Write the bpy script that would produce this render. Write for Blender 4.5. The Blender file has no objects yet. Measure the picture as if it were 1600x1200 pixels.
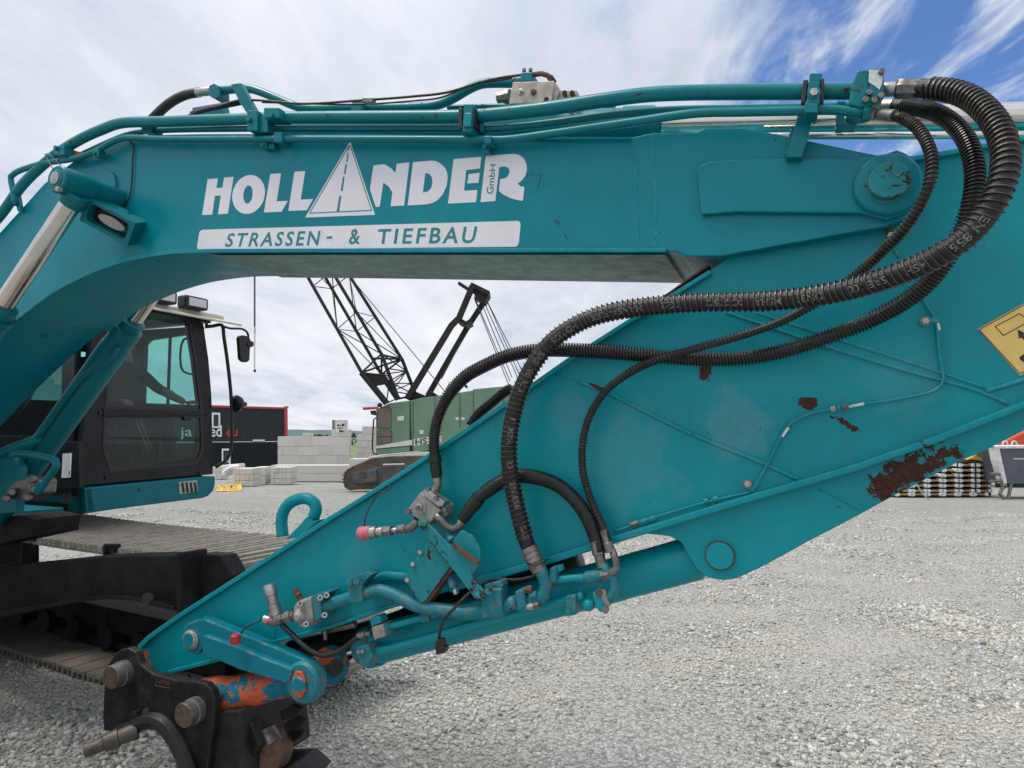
import bpy, bmesh, math, random
import numpy as np
from mathutils import Vector, Matrix, noise
from mathutils.geometry import tessellate_polygon
random.seed(7); np.random.seed(7)
C = bpy.context.scene.collection
SC = bpy.context.scene

# ------------------------------------------------------------------ camera
FPX = 1067.0
PITCH = math.atan(75/FPX)
CAMZ = 1.65
cd = bpy.data.cameras.new('camera'); cam = bpy.data.objects.new('camera', cd); C.objects.link(cam)
cd.sensor_width = 36; cd.lens = 36*FPX/1600; cd.clip_start = 0.05; cd.clip_end = 6000
cam.location = (0, 0, CAMZ); cam.rotation_euler = (math.pi/2 + PITCH, 0, 0)
SC.camera = cam
SC.view_settings.view_transform = 'Standard'; SC.view_settings.look = 'None'
SC.view_settings.exposure = 0.08; SC.view_settings.gamma = 1.0; SC.view_settings.use_curve_mapping = False

# ------------------------------------------------------------------ node helpers
def N(nt, typ, ins=None, **kw):
    n = nt.nodes.new(typ)
    for k, v in kw.items(): setattr(n, k, v)
    for k, v in (ins or {}).items():
        if hasattr(v, 'is_linked') or isinstance(v, bpy.types.NodeSocket): nt.links.new(v, n.inputs[k])
        else: n.inputs[k].default_value = v
    return n
def M_(nt, op, a, b=None, c=None, clamp=False):
    ins = {0: a}
    if b is not None: ins[1] = b
    if c is not None: ins[2] = c
    n = N(nt, 'ShaderNodeMath', ins, operation=op); n.use_clamp = clamp
    return n.outputs[0]
def MIXC(nt, f, a, b, mode='MIX'):
    n = nt.nodes.new('ShaderNodeMix'); n.data_type = 'RGBA'; n.blend_type = mode
    for i, v in ((0, f), (6, a), (7, b)):
        if isinstance(v, bpy.types.NodeSocket): nt.links.new(v, n.inputs[i])
        else: n.inputs[i].default_value = v if i == 0 else (tuple(v)+(1,))[:4]
    return n.outputs[2]
def RNG(nt, v, a, b, c=0.0, d=1.0):
    n = N(nt, 'ShaderNodeMapRange', {0: v, 1: a, 2: b, 3: c, 4: d}, interpolation_type='SMOOTHSTEP'); return n.outputs[0]
def NOI(nt, vec, scale, detail=4, rough=.55, dist=0.0):
    return N(nt, 'ShaderNodeTexNoise', {'Vector': vec, 'Scale': scale, 'Detail': detail, 'Roughness': rough, 'Distortion': dist}).outputs[0]

# ------------------------------------------------------------------ sky and sun
SUN_FROM = Vector((-.40, -.02, .91)).normalized()
w = bpy.data.worlds.new('World'); SC.world = w; w.use_nodes = True
nt = w.node_tree; nt.nodes.clear()
sky = N(nt, 'ShaderNodeTexSky', sky_type='NISHITA'); sky.sun_disc = False
sky.sun_elevation = math.asin(SUN_FROM.z); sky.sun_rotation = math.atan2(SUN_FROM.x, SUN_FROM.y) % (2*math.pi)
tc = N(nt, 'ShaderNodeTexCoord'); d = tc.outputs['Generated']
sep = N(nt, 'ShaderNodeSeparateXYZ', {0: d})
zc = M_(nt, 'ADD', M_(nt, 'MAXIMUM', sep.outputs[2], 0.0), .10)
px_ = M_(nt, 'DIVIDE', sep.outputs[0], zc); py_ = M_(nt, 'DIVIDE', sep.outputs[1], zc)
comb = N(nt, 'ShaderNodeCombineXYZ', {0: px_, 1: py_, 2: 0.0})
mp = N(nt, 'ShaderNodeMapping', {'Vector': comb.outputs[0], 'Rotation': (0, 0, .7), 'Scale': (1.0, .42, 1)})
n1 = NOI(nt, mp.outputs[0], .9, 9, .62, .35)
n2 = NOI(nt, mp.outputs[0], 3.2, 8, .6, .2)
n3 = NOI(nt, mp.outputs[0], .45, 3, .5)
# a gap in the clouds, up to the right
gapdir = Vector(((1490-800)/FPX, 1.0, (675-75)/FPX)).normalized()
dt = N(nt, 'ShaderNodeVectorMath', {0: d, 1: tuple(gapdir)}, operation='DOT_PRODUCT').outputs['Value']
gap = RNG(nt, dt, .945, .996, 0, .27)
wisp_v = N(nt, 'ShaderNodeMapping', {'Vector': comb.outputs[0], 'Rotation': (0, 0, -.45), 'Scale': (3.0, .9, 1)}).outputs[0]
wisp = NOI(nt, wisp_v, 2.2, 9, .60, .9)
cov = M_(nt, 'SUBTRACT', M_(nt, 'ADD', M_(nt, 'MULTIPLY', n1, .75), M_(nt, 'MULTIPLY', n2, .33)), gap)
cov = M_(nt, 'ADD', cov, M_(nt, 'MULTIPLY', M_(nt, 'SUBTRACT', wisp, .48), M_(nt, 'ADD', .12, M_(nt, 'MULTIPLY', gap, 1.9))))
mask = RNG(nt, cov, .27, .50)
shade = M_(nt, 'ADD', M_(nt, 'MULTIPLY', n2, .5), M_(nt, 'MULTIPLY', n3, .75))
ccol = MIXC(nt, RNG(nt, shade, .44, .84), (5.8, 6.4, 7.5), (9.1, 9.3, 9.7))
zb = M_(nt, 'ADD', RNG(nt, sep.outputs[2], -.02, .30, .97, 1.0), RNG(nt, sep.outputs[2], .45, .98, 0, .55))
ccol = MIXC(nt, 1.0, ccol, N(nt, 'ShaderNodeCombineXYZ', {0: zb, 1: zb, 2: zb}).outputs[0], 'MULTIPLY')
blue = MIXC(nt, 1.0, sky.outputs[0], (.80, 1.10, 1.55), 'MULTIPLY')
col = MIXC(nt, mask, blue, ccol)
bg = N(nt, 'ShaderNodeBackground', {'Color': col, 'Strength': .10})
nt.links.new(bg.outputs[0], N(nt, 'ShaderNodeOutputWorld').inputs[0])

sd = bpy.data.lights.new('sun', 'SUN'); sd.energy = 2.5; sd.angle = math.radians(20); sd.color = (1, .95, .86)
so = bpy.data.objects.new('sun', sd); C.objects.link(so)
so.rotation_euler = SUN_FROM.to_track_quat('Z', 'Y').to_euler(); so.location = (0, 0, 30)

# ------------------------------------------------------------------ photograph geometry -> world
def ray(x, y):
    a, b = x-800, 600-y
    return Vector((a, FPX*math.cos(PITCH) - b*math.sin(PITCH), FPX*math.sin(PITCH) + b*math.cos(PITCH)))
O = Vector((0, 0, CAMZ))
def onplane(x, y, nrm, c):
    r = ray(x, y); return O + r*((c - nrm.dot(O))/nrm.dot(r))
TH = math.radians(22)
NB = Vector((math.sin(TH), math.cos(TH), 0))           # away from the camera, across the boom
UB = Vector((math.cos(TH), -math.sin(TH), 0))          # along the boom, to the right
ZU = Vector((0, 0, 1))
CB0 = NB.dot(Vector((12/FPX*2.4, 2.4, 0)))
def P(x, y, n=0.0): return onplane(x, y, NB, CB0+n)
YA = Vector((0, 1, 0))
def V(x, y, D): return onplane(x, y, YA, D)
A25 = math.radians(25)
EC = Vector((math.sin(A25), math.cos(A25), 0)); BC = Vector((-math.cos(A25), math.sin(A25), 0))
CP0 = Vector(((125-800)/FPX*5.2, 5.2, 0))
def CF(x, y, dd=0.0): return onplane(x, y, BC, BC.dot(CP0)) + BC*dd       # cab front plane
def CS(x, y, m=0.0): return onplane(x, y, EC, EC.dot(CP0)+m)              # cab right side plane
def CB(s, dd, z): return CP0 + EC*s + BC*dd + ZU*z
A30 = math.radians(30)
TT = Vector((math.cos(A30), -math.sin(A30), 0)); TN = Vector((math.sin(A30), math.cos(A30), 0))
def T(x, y, off): return onplane(x, y, TN, off)
def TC(t, off, z): return TT*t + TN*off + ZU*z
def gz(Y): return 0.0 if Y < 6 else -.03*(Y-6)

# ------------------------------------------------------------------ materials
MATS = {}
def newmat(name):
    m = bpy.data.materials.new(name); m.use_nodes = True; t = m.node_tree; t.nodes.clear()
    out = N(t, 'ShaderNodeOutputMaterial'); b = N(t, 'ShaderNodeBsdfPrincipled'); t.links.new(b.outputs[0], out.inputs[0])
    MATS[name] = m; return m, t, b
def link(t, sock, b, name):
    if isinstance(sock, bpy.types.NodeSocket): t.links.new(sock, b.inputs[name])
    else: b.inputs[name].default_value = sock
def bump(t, b, h, strength, dist=.01):
    n = N(t, 'ShaderNodeBump', {'Height': h, 'Strength': strength, 'Distance': dist}); t.links.new(n.outputs[0], b.inputs['Normal'])

def simple(name, col, rough=.5, metal=0.0, var=.15, scale=12.0, bmp=.0, dirt=None, dirt_amt=.5, coat=0.0, spec=.5):
    m, t, b = newmat(name)
    g = N(t, 'ShaderNodeNewGeometry').outputs['Position']
    n = NOI(t, g, scale, 5, .6); nf = NOI(t, g, scale*6, 4, .6)
    k = RNG(t, n, .3, .7, 1-var, 1+var)
    c = MIXC(t, 1.0, col, N(t, 'ShaderNodeCombineXYZ', {0: k, 1: k, 2: k}).outputs[0], 'MULTIPLY')
    if dirt: c = MIXC(t, RNG(t, M_(t, 'ADD', M_(t, 'MULTIPLY', n, .6), M_(t, 'MULTIPLY', nf, .4)), .65-.3*dirt_amt, .72, 0, .85), c, dirt)
    link(t, c, b, 'Base Color'); link(t, RNG(t, nf, .3, .7, max(.03, rough-.08), min(1, rough+.1)), b, 'Roughness')
    b.inputs['Metallic'].default_value = metal; b.inputs['Coat Weight'].default_value = coat; b.inputs['Specular IOR Level'].default_value = spec
    if bmp: bump(t, b, nf, bmp)
    return m

TEAL = (0.0, .200, .252)
def paint(name, base=TEAL, rough=.36, chips=.0, patches=(), orange=0.0, dust=.25, ochre=0.0, wearcol=(.045, .018, .012), edge=0.0, edgecol=(.30, .22, .16), scuffs=()):
    m, t, b = newmat(name)
    pos = N(t, 'ShaderNodeNewGeometry').outputs['Position']
    big = NOI(t, pos, 1.7, 4, .55, .4); mid = NOI(t, pos, 9, 6, .62, .3); fine = NOI(t, pos, 70, 5, .65); streak_v = N(t, 'ShaderNodeMapping', {'Vector': pos, 'Scale': (9, 9, 1.4)}).outputs[0]
    streak = NOI(t, streak_v, 2.2, 5, .6)
    k = M_(t, 'ADD', RNG(t, big, .3, .7, .93, 1.07), RNG(t, mid, .3, .7, -.04, .05))
    c = MIXC(t, 1.0, base, N(t, 'ShaderNodeCombineXYZ', {0: k, 1: k, 2: k}).outputs[0], 'MULTIPLY')
    c = MIXC(t, RNG(t, M_(t, 'ADD', M_(t, 'MULTIPLY', streak, .5), M_(t, 'MULTIPLY', big, .5)), .52, .75, 0, dust), c, (.05, .27, .30))   # chalky, faded paint
    c = MIXC(t, RNG(t, mid, .62, .8, 0, dust*.8), c, (.13, .22, .22))
    for (ctr, r, amt) in scuffs:
        dl = N(t, 'ShaderNodeVectorMath', {0: pos, 1: tuple(ctr)}, operation='DISTANCE').outputs['Value']
        f = M_(t, 'ADD', M_(t, 'DIVIDE', dl, r), M_(t, 'MULTIPLY', M_(t, 'SUBTRACT', mid, .5), 2.4))
        c = MIXC(t, M_(t, 'MULTIPLY', RNG(t, f, 1.05, .55), M_(t, 'MULTIPLY', RNG(t, fine, .3, .7, .5, 1.0), amt)), c, (.14, .29, .33))
    if scuffs:
        sv_ = N(t, 'ShaderNodeMapping', {'Vector': pos, 'Rotation': (.3, .9, .2), 'Scale': (260, 9, 14)}).outputs[0]
        c = MIXC(t, M_(t, 'MULTIPLY', RNG(t, NOI(t, sv_, 1.0, 2, .5), .74, .79), RNG(t, big, .45, .6, 0, .35)), c, (.22, .33, .35))
    c = MIXC(t, RNG(t, M_(t, 'ADD', M_(t, 'MULTIPLY', streak, .7), M_(t, 'MULTIPLY', mid, .3)), .56, .72, 0, .30), c, tuple(q*.45+.012 for q in base))
    wear = None
    if chips > 0:
        cn = NOI(t, pos, 30, 7, .72, .6); c2 = NOI(t, pos, 4.5, 3, .5)
        wear = RNG(t, M_(t, 'ADD', cn, M_(t, 'MULTIPLY', c2, .35)), .895-chips*.2, .905-chips*.2)
    if patches: vn = NOI(t, pos, 26, 9, .72, .5)
    for (ctr, ax, r1, r2, thr) in patches:      # rust where the paint has come off
        dv = N(t, 'ShaderNodeVectorMath', {0: pos, 1: tuple(ctr)}, operation='SUBTRACT').outputs[0]
        ax = Vector(ax).normalized(); bx_ = NB.cross(ax).normalized()
        a1 = M_(t, 'DIVIDE', N(t, 'ShaderNodeVectorMath', {0: dv, 1: tuple(ax)}, operation='DOT_PRODUCT').outputs['Value'], r1)
        a2 = M_(t, 'DIVIDE', N(t, 'ShaderNodeVectorMath', {0: dv, 1: tuple(bx_)}, operation='DOT_PRODUCT').outputs['Value'], r2)
        rr = M_(t, 'SQRT', M_(t, 'ADD', M_(t, 'MULTIPLY', a1, a1), M_(t, 'MULTIPLY', a2, a2)))
        f = M_(t, 'ADD', M_(t, 'SUBTRACT', 1.0, rr), M_(t, 'MULTIPLY', M_(t, 'SUBTRACT', vn, .5), 3.6))
        f = M_(t, 'MULTIPLY', RNG(t, f, thr, thr+.05), M_(t, 'LESS_THAN', rr, 1.5))
        wear = f if wear is None else M_(t, 'MAXIMUM', wear, f)
    if orange > 0:
        on = NOI(t, pos, 7, 6, .65, .7)
        of = RNG(t, on, .62-orange*.3, .64-orange*.3)
        oc = MIXC(t, RNG(t, fine, .35, .7), (.55, .10, .025), (.36, .07, .03))
        c = MIXC(t, of, c, oc)
    if ochre > 0:
        c = MIXC(t, RNG(t, NOI(t, pos, 28, 7, .75, .4), .66-ochre*.2, .80-ochre*.2, 0, .75), c, (.17, .135, .10))
    if edge > 0:
        bv = N(t, 'ShaderNodeBevel', {'Radius': .007}, samples=3).outputs[0]; gn = N(t, 'ShaderNodeNewGeometry').outputs['True Normal']
        dt_ = N(t, 'ShaderNodeVectorMath', {0: bv, 1: gn}, operation='DOT_PRODUCT').outputs['Value']
        ef = M_(t, 'MULTIPLY', RNG(t, dt_, .99, .90), RNG(t, NOI(t, pos, 24, 6, .7), .50, .58))
        c = MIXC(t, M_(t, 'MULTIPLY', ef, edge), c, edgecol)
    if wear is not None:
        rc = MIXC(t, RNG(t, fine, .35, .65), (.022, .009, .007), (.095, .028, .015))
        rc = MIXC(t, .5, rc, wearcol)
        c = MIXC(t, wear, c, rc)
    link(t, c, b, 'Base Color')
    r = RNG(t, mid, .3, .7, rough-.05, rough+.1)
    if wear is not None: r = M_(t, 'ADD', r, M_(t, 'MULTIPLY', wear, .45))
    link(t, r, b, 'Roughness')
    b.inputs['Specular IOR Level'].default_value = .26
    h = M_(t, 'ADD', M_(t, 'MULTIPLY', fine, .06), M_(t, 'MULTIPLY', NOI(t, pos, 3.0, 2, .5), 1.1))
    if wear is not None: h = M_(t, 'SUBTRACT', h, M_(t, 'MULTIPLY', wear, .12))
    bump(t, b, h, .35, .012)
    return m

def axis(x0, y0, x1, y1, n=.05): return (P(x1, y1, n)-P(x0, y0, n)).normalized()
NS = .05                                               # near face of the stick
patches = [
    (P(1415, 738, NS), axis(1365, 765, 1480, 705), .15, .058, .30),
    (P(1380, 760, NS), axis(1365, 765, 1480, 705), .05, .045, .1),
    (P(1470, 712, NS), axis(1365, 765, 1480, 705), .07, .03, .35),
    (P(1262, 630, NS), axis(1240, 625, 1290, 640), .032, .022, .1),
    (P(1322, 661, NS), axis(1300, 648, 1345, 675), .055, .013, .25),
    (P(1102, 581, NS), (0, 0, 1), .035, .02, .1),
    (P(935, 606, NS), axis(900, 590, 960, 618), .06, .009, .2),
    (P(1300, 652, NS), axis(1300, 648, 1345, 675), .012, .006, .2), (P(1500, 712, NS), axis(1365, 765, 1480, 705), .03, .02, .4),
]
m_boom = paint('teal_boom_paint', rough=.30, chips=.16, dust=.12, edge=.5, edgecol=(.16, .30, .31))
m_stick = paint('teal_stick_paint', base=(0, .238, .282), rough=.34, chips=.05, patches=patches, dust=.16, edge=.45, edgecol=(.15, .27, .28), scuffs=[(P(1150, 665, NS), .13, .40), (P(985, 720, NS), .19, .26), (P(890, 650, NS), .09, .22), (P(1400, 600, NS), .12, .18), (P(560, 880, NS), .10, .15), (P(1330, 860, NS), .12, .15)])
m_pipe = paint('teal_pipe_paint', base=(0, .160, .180), rough=.30, chips=.42, dust=.15)
m_worn = paint('teal_worn_paint', base=(.01, .20, .225), rough=.45, chips=.60, ochre=.3, dust=.3, edge=.8)
m_dirty = paint('teal_greasy_paint', base=(.01, .165, .20), rough=.45, chips=.3, ochre=.75, dust=.3, edge=.5)
m_link = paint('teal_link_paint', base=(0, .150, .205), rough=.42, chips=.15, ochre=.25, orange=-.05, dust=.2, edge=.9, edgecol=(.42, .22, .14))
m_orange = paint('orange_worn_link_paint', base=(0, .13, .19), rough=.55, chips=.35, orange=.50, dust=.1, edge=.5, edgecol=(.4,.09,.03))
m_body = paint('teal_body_paint', base=(0, .140, .170), rough=.4, chips=.1, dust=.06)
m_dust_sheen = simple('dust_sheen_bottom_plate', (.085, .20, .188), .45, var=.25, scale=2.5, dirt=(.05, .055, .05), dirt_amt=.3)  # greyed teal stands in for the gravel's reflection; darker mix is dust streaks
m_white = simple('white_vinyl', (.72, .71, .74), .45, var=.04, scale=5, dirt=(.55, .54, .54), dirt_amt=.3)
m_tealprint = simple('teal_print', (.02, .19, .23), .5, var=.05)
m_rubber = simple('black_hose_rubber', (.009, .0088, .0085), .36, var=.35, scale=40, bmp=.3, dirt=(.045, .038, .032), dirt_amt=.3, spec=.45)
m_guard = simple('spring_guard_steel', (.095, .085, .072), .40, metal=.6, var=.5, scale=30, dirt=(.08, .045, .025), dirt_amt=.35)
m_guardb = simple('black_spiral_guard', (.022, .021, .021), .30, var=.35, scale=30, dirt=(.07, .06, .055), dirt_amt=.3)
m_print = simple('white_hose_print', (.33, .32, .29), .6, var=.45, scale=60, dirt=(.02, .02, .02), dirt_amt=1.05)
m_steel = simple('dirty_steel', (.20, .19, .175), .42, metal=.7, var=.35, scale=35, bmp=.15, dirt=(.10, .08, .06), dirt_amt=.45)
m_zinc = simple('zinc_fitting', (.40, .39, .37), .34, metal=.85, var=.2, scale=40, dirt=(.2, .17, .13), dirt_amt=.3)
m_cast = simple('grey_cast_valve', (.27, .265, .245), .55, metal=.15, var=.3, scale=40, bmp=.2, dirt=(.08, .065, .05), dirt_amt=.45)
m_alu = simple('beige_alu_block', (.40, .36, .30), .5, metal=.2, var=.25, scale=25, bmp=.1, dirt=(.12, .08, .05), dirt_amt=.35)
m_chrome = simple('chrome_rod', (.62, .58, .54), .16, metal=1.0, var=.08, scale=6)
m_black = simple('black_plate_steel', (.013, .012, .012), .46, var=.5, scale=12, bmp=.15, dirt=(.05, .032, .022), dirt_amt=.25, spec=.3)
m_rust = simple('brown_rusty_steel', (.11, .055, .035), .7, metal=.1, var=.4, scale=25, bmp=.4, dirt=(.05, .03, .02), dirt_amt=.6)
m_grime = simple('oily_grime', (.075, .06, .05), .5, metal=.3, var=.4, scale=22, bmp=.3, dirt=(.03, .022, .018), dirt_amt=.5)
m_pinhead = simple('scuffed_pin', (.11, .08, .062), .5, metal=.4, var=.4, scale=40, dirt=(.08, .04, .025), dirt_amt=.5)
m_under = simple('undercarriage_black', (.012, .011, .0115), .6, var=.5, scale=8, bmp=.2, dirt=(.035, .02, .013), dirt_amt=.2, spec=.2)
m_pad = simple('worn_track_pad', (.34, .30, .25), .5, metal=.4, var=.3, scale=12, bmp=.25, dirt=(.07, .055, .045), dirt_amt=.5)
m_cab = simple('cab_anthracite_paint', (.009, .009, .012), .36, var=.35, scale=6, dirt=(.035, .034, .036), dirt_amt=.15, spec=.3)
m_cream = simple('cream_roof', (.55, .52, .44), .5, var=.12)
m_seal = simple('black_rubber_seal', (.012, .012, .013), .5)
m_plastic = simple('black_plastic', (.013, .013, .014), .4, spec=.4)
m_seat = simple('dark_seat_fabric', (.03, .032, .035), .85)
m_yellow = simple('yellow_plastic', (.62, .42, .05), .5)
m_pink = simple('faded_red_cap', (.47, .13, .17), .55, var=.2, scale=60)
m_red = simple('red_rubber_cap', (.42, .02, .025), .45)
m_wire = simple('brown_wire', (.05, .022, .02), .5)
m_decal = simple('yellow_warning_decal', (.70, .50, .14), .45, var=.08, scale=12)
m_ink = simple('black_ink', (.018, .016, .014), .5)
m_wpaint = simple('flaking_white_paint', (.58, .60, .57), .5, var=.15, scale=50, dirt=(.05, .15, .15), dirt_amt=.2)
m_lens = simple('lamp_lens', (.55, .56, .55), .08, var=.08, coat=1.0)
m_reflector = simple('lamp_reflector', (.35, .34, .33), .25, metal=.6)
m_skin = simple('skin', (.42, .25, .18), .5)
m_shirt = simple('dark_work_shirt', (.022, .024, .032), .85)
m_hair = simple('brown_hair', (.05, .03, .02), .7)
m_green = simple('crane_green', (.135, .245, .155), .48, var=.1, scale=1.2, dirt=(.16, .21, .15), dirt_amt=.2)
m_dgreen = simple('seam_dark_green', (.03, .06, .04), .6)
m_crwhite = simple('crane_white', (.62, .64, .60), .5)
m_cglass = simple('bronze_glass', (.15, .115, .08), .15, var=.25, scale=1.5)
m_lattice = simple('lattice_dark_steel', (.020, .018, .018), .6, var=.3, scale=1, spec=.3)
m_rope = simple('rope', (.06, .06, .06), .6)
m_ctrack = simple('crane_track_brown', (.085, .065, .045), .75, var=.3, scale=3)
m_cframe = simple('crane_track_frame', (.075, .075, .075), .6, var=.3, scale=3)
m_slate = simple('slate_cladding', (.012, .017, .024), .6, var=.12, scale=.6)
m_redtrim = simple('red_trim', (.42, .03, .045), .5)
m_wframe = simple('white_window_frame', (.7, .7, .7), .5)
m_winglass = simple('window_dark_glass', (.06, .09, .12), .08)
m_wood = simple('tan_timber', (.32, .23, .13), .7, var=.3, scale=5)
m_endcap = simple('white_end_cap', (.62, .62, .60), .5, var=.15, scale=8)
m_dark = simple('near_black_board', (.02, .016, .013), .8)
m_skip = simple('grey_skip_steel', (.085, .095, .115), .5, var=.15, scale=2)
m_orangem = simple('orange_red_paint', (.60, .075, .02), .45)
m_tarp = simple('white_tarp', (.68, .68, .67), .6)
m_strap = simple('pale_cyan_strap', (.30, .55, .55), .6)
def blockmat():
    m, t, b = newmat('aerated_concrete')
    ob = N(t, 'ShaderNodeObjectInfo').outputs['Random']; pos = N(t, 'ShaderNodeNewGeometry').outputs['Position']
    c = MIXC(t, ob, (.54, .50, .43), (.62, .60, .56)); n = NOI(t, pos, 3, 6, .6)
    c = MIXC(t, RNG(t, n, .3, .75, 0, .6), c, (.62, .60, .56)); link(t, c, b, 'Base Color'); b.inputs['Roughness'].default_value = .9
    bump(t, b, NOI(t, pos, 25, 4), .2); return m
m_block = blockmat()
def glassmat(name, tint, rough, dirt, gl=.09):
    m = bpy.data.materials.new(name); m.use_nodes = True; t = m.node_tree; t.nodes.clear()
    out = N(t, 'ShaderNodeOutputMaterial'); tr = N(t, 'ShaderNodeBsdfTransparent', {'Color': tint+(1,)}); g = N(t, 'ShaderNodeBsdfGlossy', {'Roughness': rough})
    df = N(t, 'ShaderNodeBsdfDiffuse', {'Color': (.35, .36, .36, 1)})
    pos = N(t, 'ShaderNodeNewGeometry').outputs['Position']
    fac_ = N(t, 'ShaderNodeLayerWeight', {'Blend': .5}).outputs['Facing']
    fr = M_(t, 'ADD', .03, M_(t, 'MULTIPLY', M_(t, 'POWER', fac_, 5.0), .9))
    a = N(t, 'ShaderNodeMixShader', {0: fr, 1: tr.outputs[0], 2: g.outputs[0]})
    dn = dirt*.6
    bb = N(t, 'ShaderNodeMixShader', {0: dn, 1: a.outputs[0], 2: df.outputs[0]})
    t.links.new(bb.outputs[0], out.inputs[0]); return m
m_glass = glassmat('cab_front_glass', (.74, .84, .82), .0, .05, .03)
m_tglass = glassmat('teal_tinted_glass', (.62, .95, .90), .0, .02, .03)
m_sglass = glassmat('dark_side_glass', (.36, .44, .43), .0, .04, .03)

# ------------------------------------------------------------------ mesh helpers
def put(name, verts, faces, mat, parent=None, smooth=False, bevel=0.0, mats=None, idx=None):
    me = bpy.data.meshes.new(name)
    vs = [Vector(v) for v in verts]
    lo = Vector((min(v.x for v in vs), min(v.y for v in vs), min(v.z for v in vs))); hi = Vector((max(v.x for v in vs), max(v.y for v in vs), max(v.z for v in vs)))
    c = (lo+hi)/2
    me.from_pydata([v-c for v in vs], [], faces); me.update()
    bm = bmesh.new(); bm.from_mesh(me); bmesh.ops.recalc_face_normals(bm, faces=bm.faces); bm.to_mesh(me); bm.free()
    o = bpy.data.objects.new(name, me); C.objects.link(o)
    me.materials.append(mat)
    for m2 in (mats or []): me.materials.append(m2)
    if idx:
        for p_, i in zip(me.polygons, idx): p_.material_index = i
    for p_ in me.polygons: p_.use_smooth = smooth
    place(o, parent, c)
    if bevel:
        b = o.modifiers.new('bevel', 'BEVEL'); b.width = bevel; b.segments = 2; b.limit_method = 'ANGLE'; b.angle_limit = math.radians(35)
    return o
WORLD = {}
def place(o, parent, c):
    WORLD[o.name] = Vector(c)
    if parent is not None:
        o.parent = parent; o.location = Vector(c) - WORLD[parent.name]
    else: o.location = c
def thing(name, loc, label, cat, group=None):
    o = bpy.data.objects.new(name, None); C.objects.link(o); o.empty_display_size = .2; place(o, None, loc)
    o['label'] = label; o['category'] = cat
    if group: o['group'] = group
    return o
def tag(o, label, cat, group=None):
    o['label'] = label; o['category'] = cat
    if group: o['group'] = group
    return o

class MB:                                              # collects shapes that make up ONE part
    def __init__(s): s.v = []; s.f = []; s.sm = []; s.mi = []
    def add(s, v, f, smooth=False, mi=0):
        k = len(s.v); s.v += [Vector(a) for a in v]; s.f += [tuple(i+k for i in a) for a in f]; s.sm += [smooth]*len(f); s.mi += [mi]*len(f)
    def build(s, name, mat, parent=None, bevel=0.0, mats=None):
        o = put(name, s.v, s.f, mat, parent, False, bevel, mats, s.mi if mats else None)
        return o
def frame(ax):
    ax = ax.normalized(); t = Vector((0, 0, 1)) if abs(ax.z) < .9 else Vector((1, 0, 0))
    a = ax.cross(t).normalized(); return a, ax.cross(a).normalized()
def g_cyl(p0, p1, r0, r1=None, seg=20):
    r1 = r0 if r1 is None else r1
    a, b = frame(p1-p0); v = []; f = []
    for p_, r in ((p0, r0), (p1, r1)):
        for i in range(seg):
            t = 2*math.pi*i/seg; v.append(p_ + a*(r*math.cos(t)) + b*(r*math.sin(t)))
    for i in range(seg): j = (i+1) % seg; f.append((i, j, seg+j, seg+i))
    f.append(tuple(range(seg))[::-1]); f.append(tuple(range(seg, 2*seg)))
    return v, f
def g_lathe(p0, p1, prof, seg=24):                     # prof: (t along, radius)
    a, b = frame(p1-p0); v = []; f = []
    for (t, r) in prof:
        c = p0.lerp(p1, t)
        for i in range(seg):
            q = 2*math.pi*i/seg; v.append(c + a*(r*math.cos(q)) + b*(r*math.sin(q)))
    n = len(prof)
    for k in range(n-1):
        for i in range(seg): j = (i+1) % seg; f.append((k*seg+i, k*seg+j, (k+1)*seg+j, (k+1)*seg+i))
    f.append(tuple(range(seg))[::-1]); f.append(tuple(range((n-1)*seg, n*seg)))
    return v, f
def g_box(c, ux, uy, uz):                              # centre and half vectors
    v = [c + ux*i + uy*j + uz*k for i in (-1, 1) for j in (-1, 1) for k in (-1, 1)]
    return v, [(0, 1, 3, 2), (4, 6, 7, 5), (0, 4, 5, 1), (2, 3, 7, 6), (0, 2, 6, 4), (1, 5, 7, 3)]
def g_prism(pts, off, holes=()):                       # planar loop pts extruded by vector off
    loops = [list(pts)] + [list(h) for h in holes]
    n = sum(len(l) for l in loops); v = [q for l in loops for q in l]
    if not holes:
        caps = [tuple(range(n))]
    else: caps = [tuple(t) for t in tessellate_polygon(loops)]
    f = [c for c in caps] + [tuple(i+n for i in c[::-1]) for c in caps]
    k = 0
    for l in loops:
        m = len(l)
        for i in range(m): j = (i+1) % m; f.append((k+i, k+n+i, k+n+j, k+j))
        k += m
    return v + [q+off for q in v], f
def spline(pts, step):
    pts = [Vector(p) for p in pts]
    if len(pts) == 2:
        n = max(1, int((pts[1]-pts[0]).length/step)); return [pts[0].lerp(pts[1], i/n) for i in range(n+1)]
    P0 = [pts[0]*2-pts[1]] + pts + [pts[-1]*2-pts[-2]]; out = []
    for i in range(1, len(P0)-2):
        a, b, c, d_ = P0[i-1], P0[i], P0[i+1], P0[i+2]
        t0 = 0; t1 = t0+max(1e-5, (b-a).length**.5); t2 = t1+max(1e-5, (c-b).length**.5); t3 = t2+max(1e-5, (d_-c).length**.5)
        n = max(1, int((c-b).length/step))
        for k in range(n):
            t = t1+(t2-t1)*k/n
            A1 = a*((t1-t)/(t1-t0))+b*((t-t0)/(t1-t0)); A2 = b*((t2-t)/(t2-t1))+c*((t-t1)/(t2-t1)); A3 = c*((t3-t)/(t3-t2))+d_*((t-t2)/(t3-t2))
            B1 = A1*((t2-t)/(t2-t0))+A2*((t-t0)/(t2-t0)); B2 = A2*((t3-t)/(t3-t1))+A3*((t-t1)/(t3-t1))
            out.append(B1*((t2-t)/(t2-t1))+B2*((t-t1)/(t2-t1)))
    out.append(pts[-1]); return out
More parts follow.
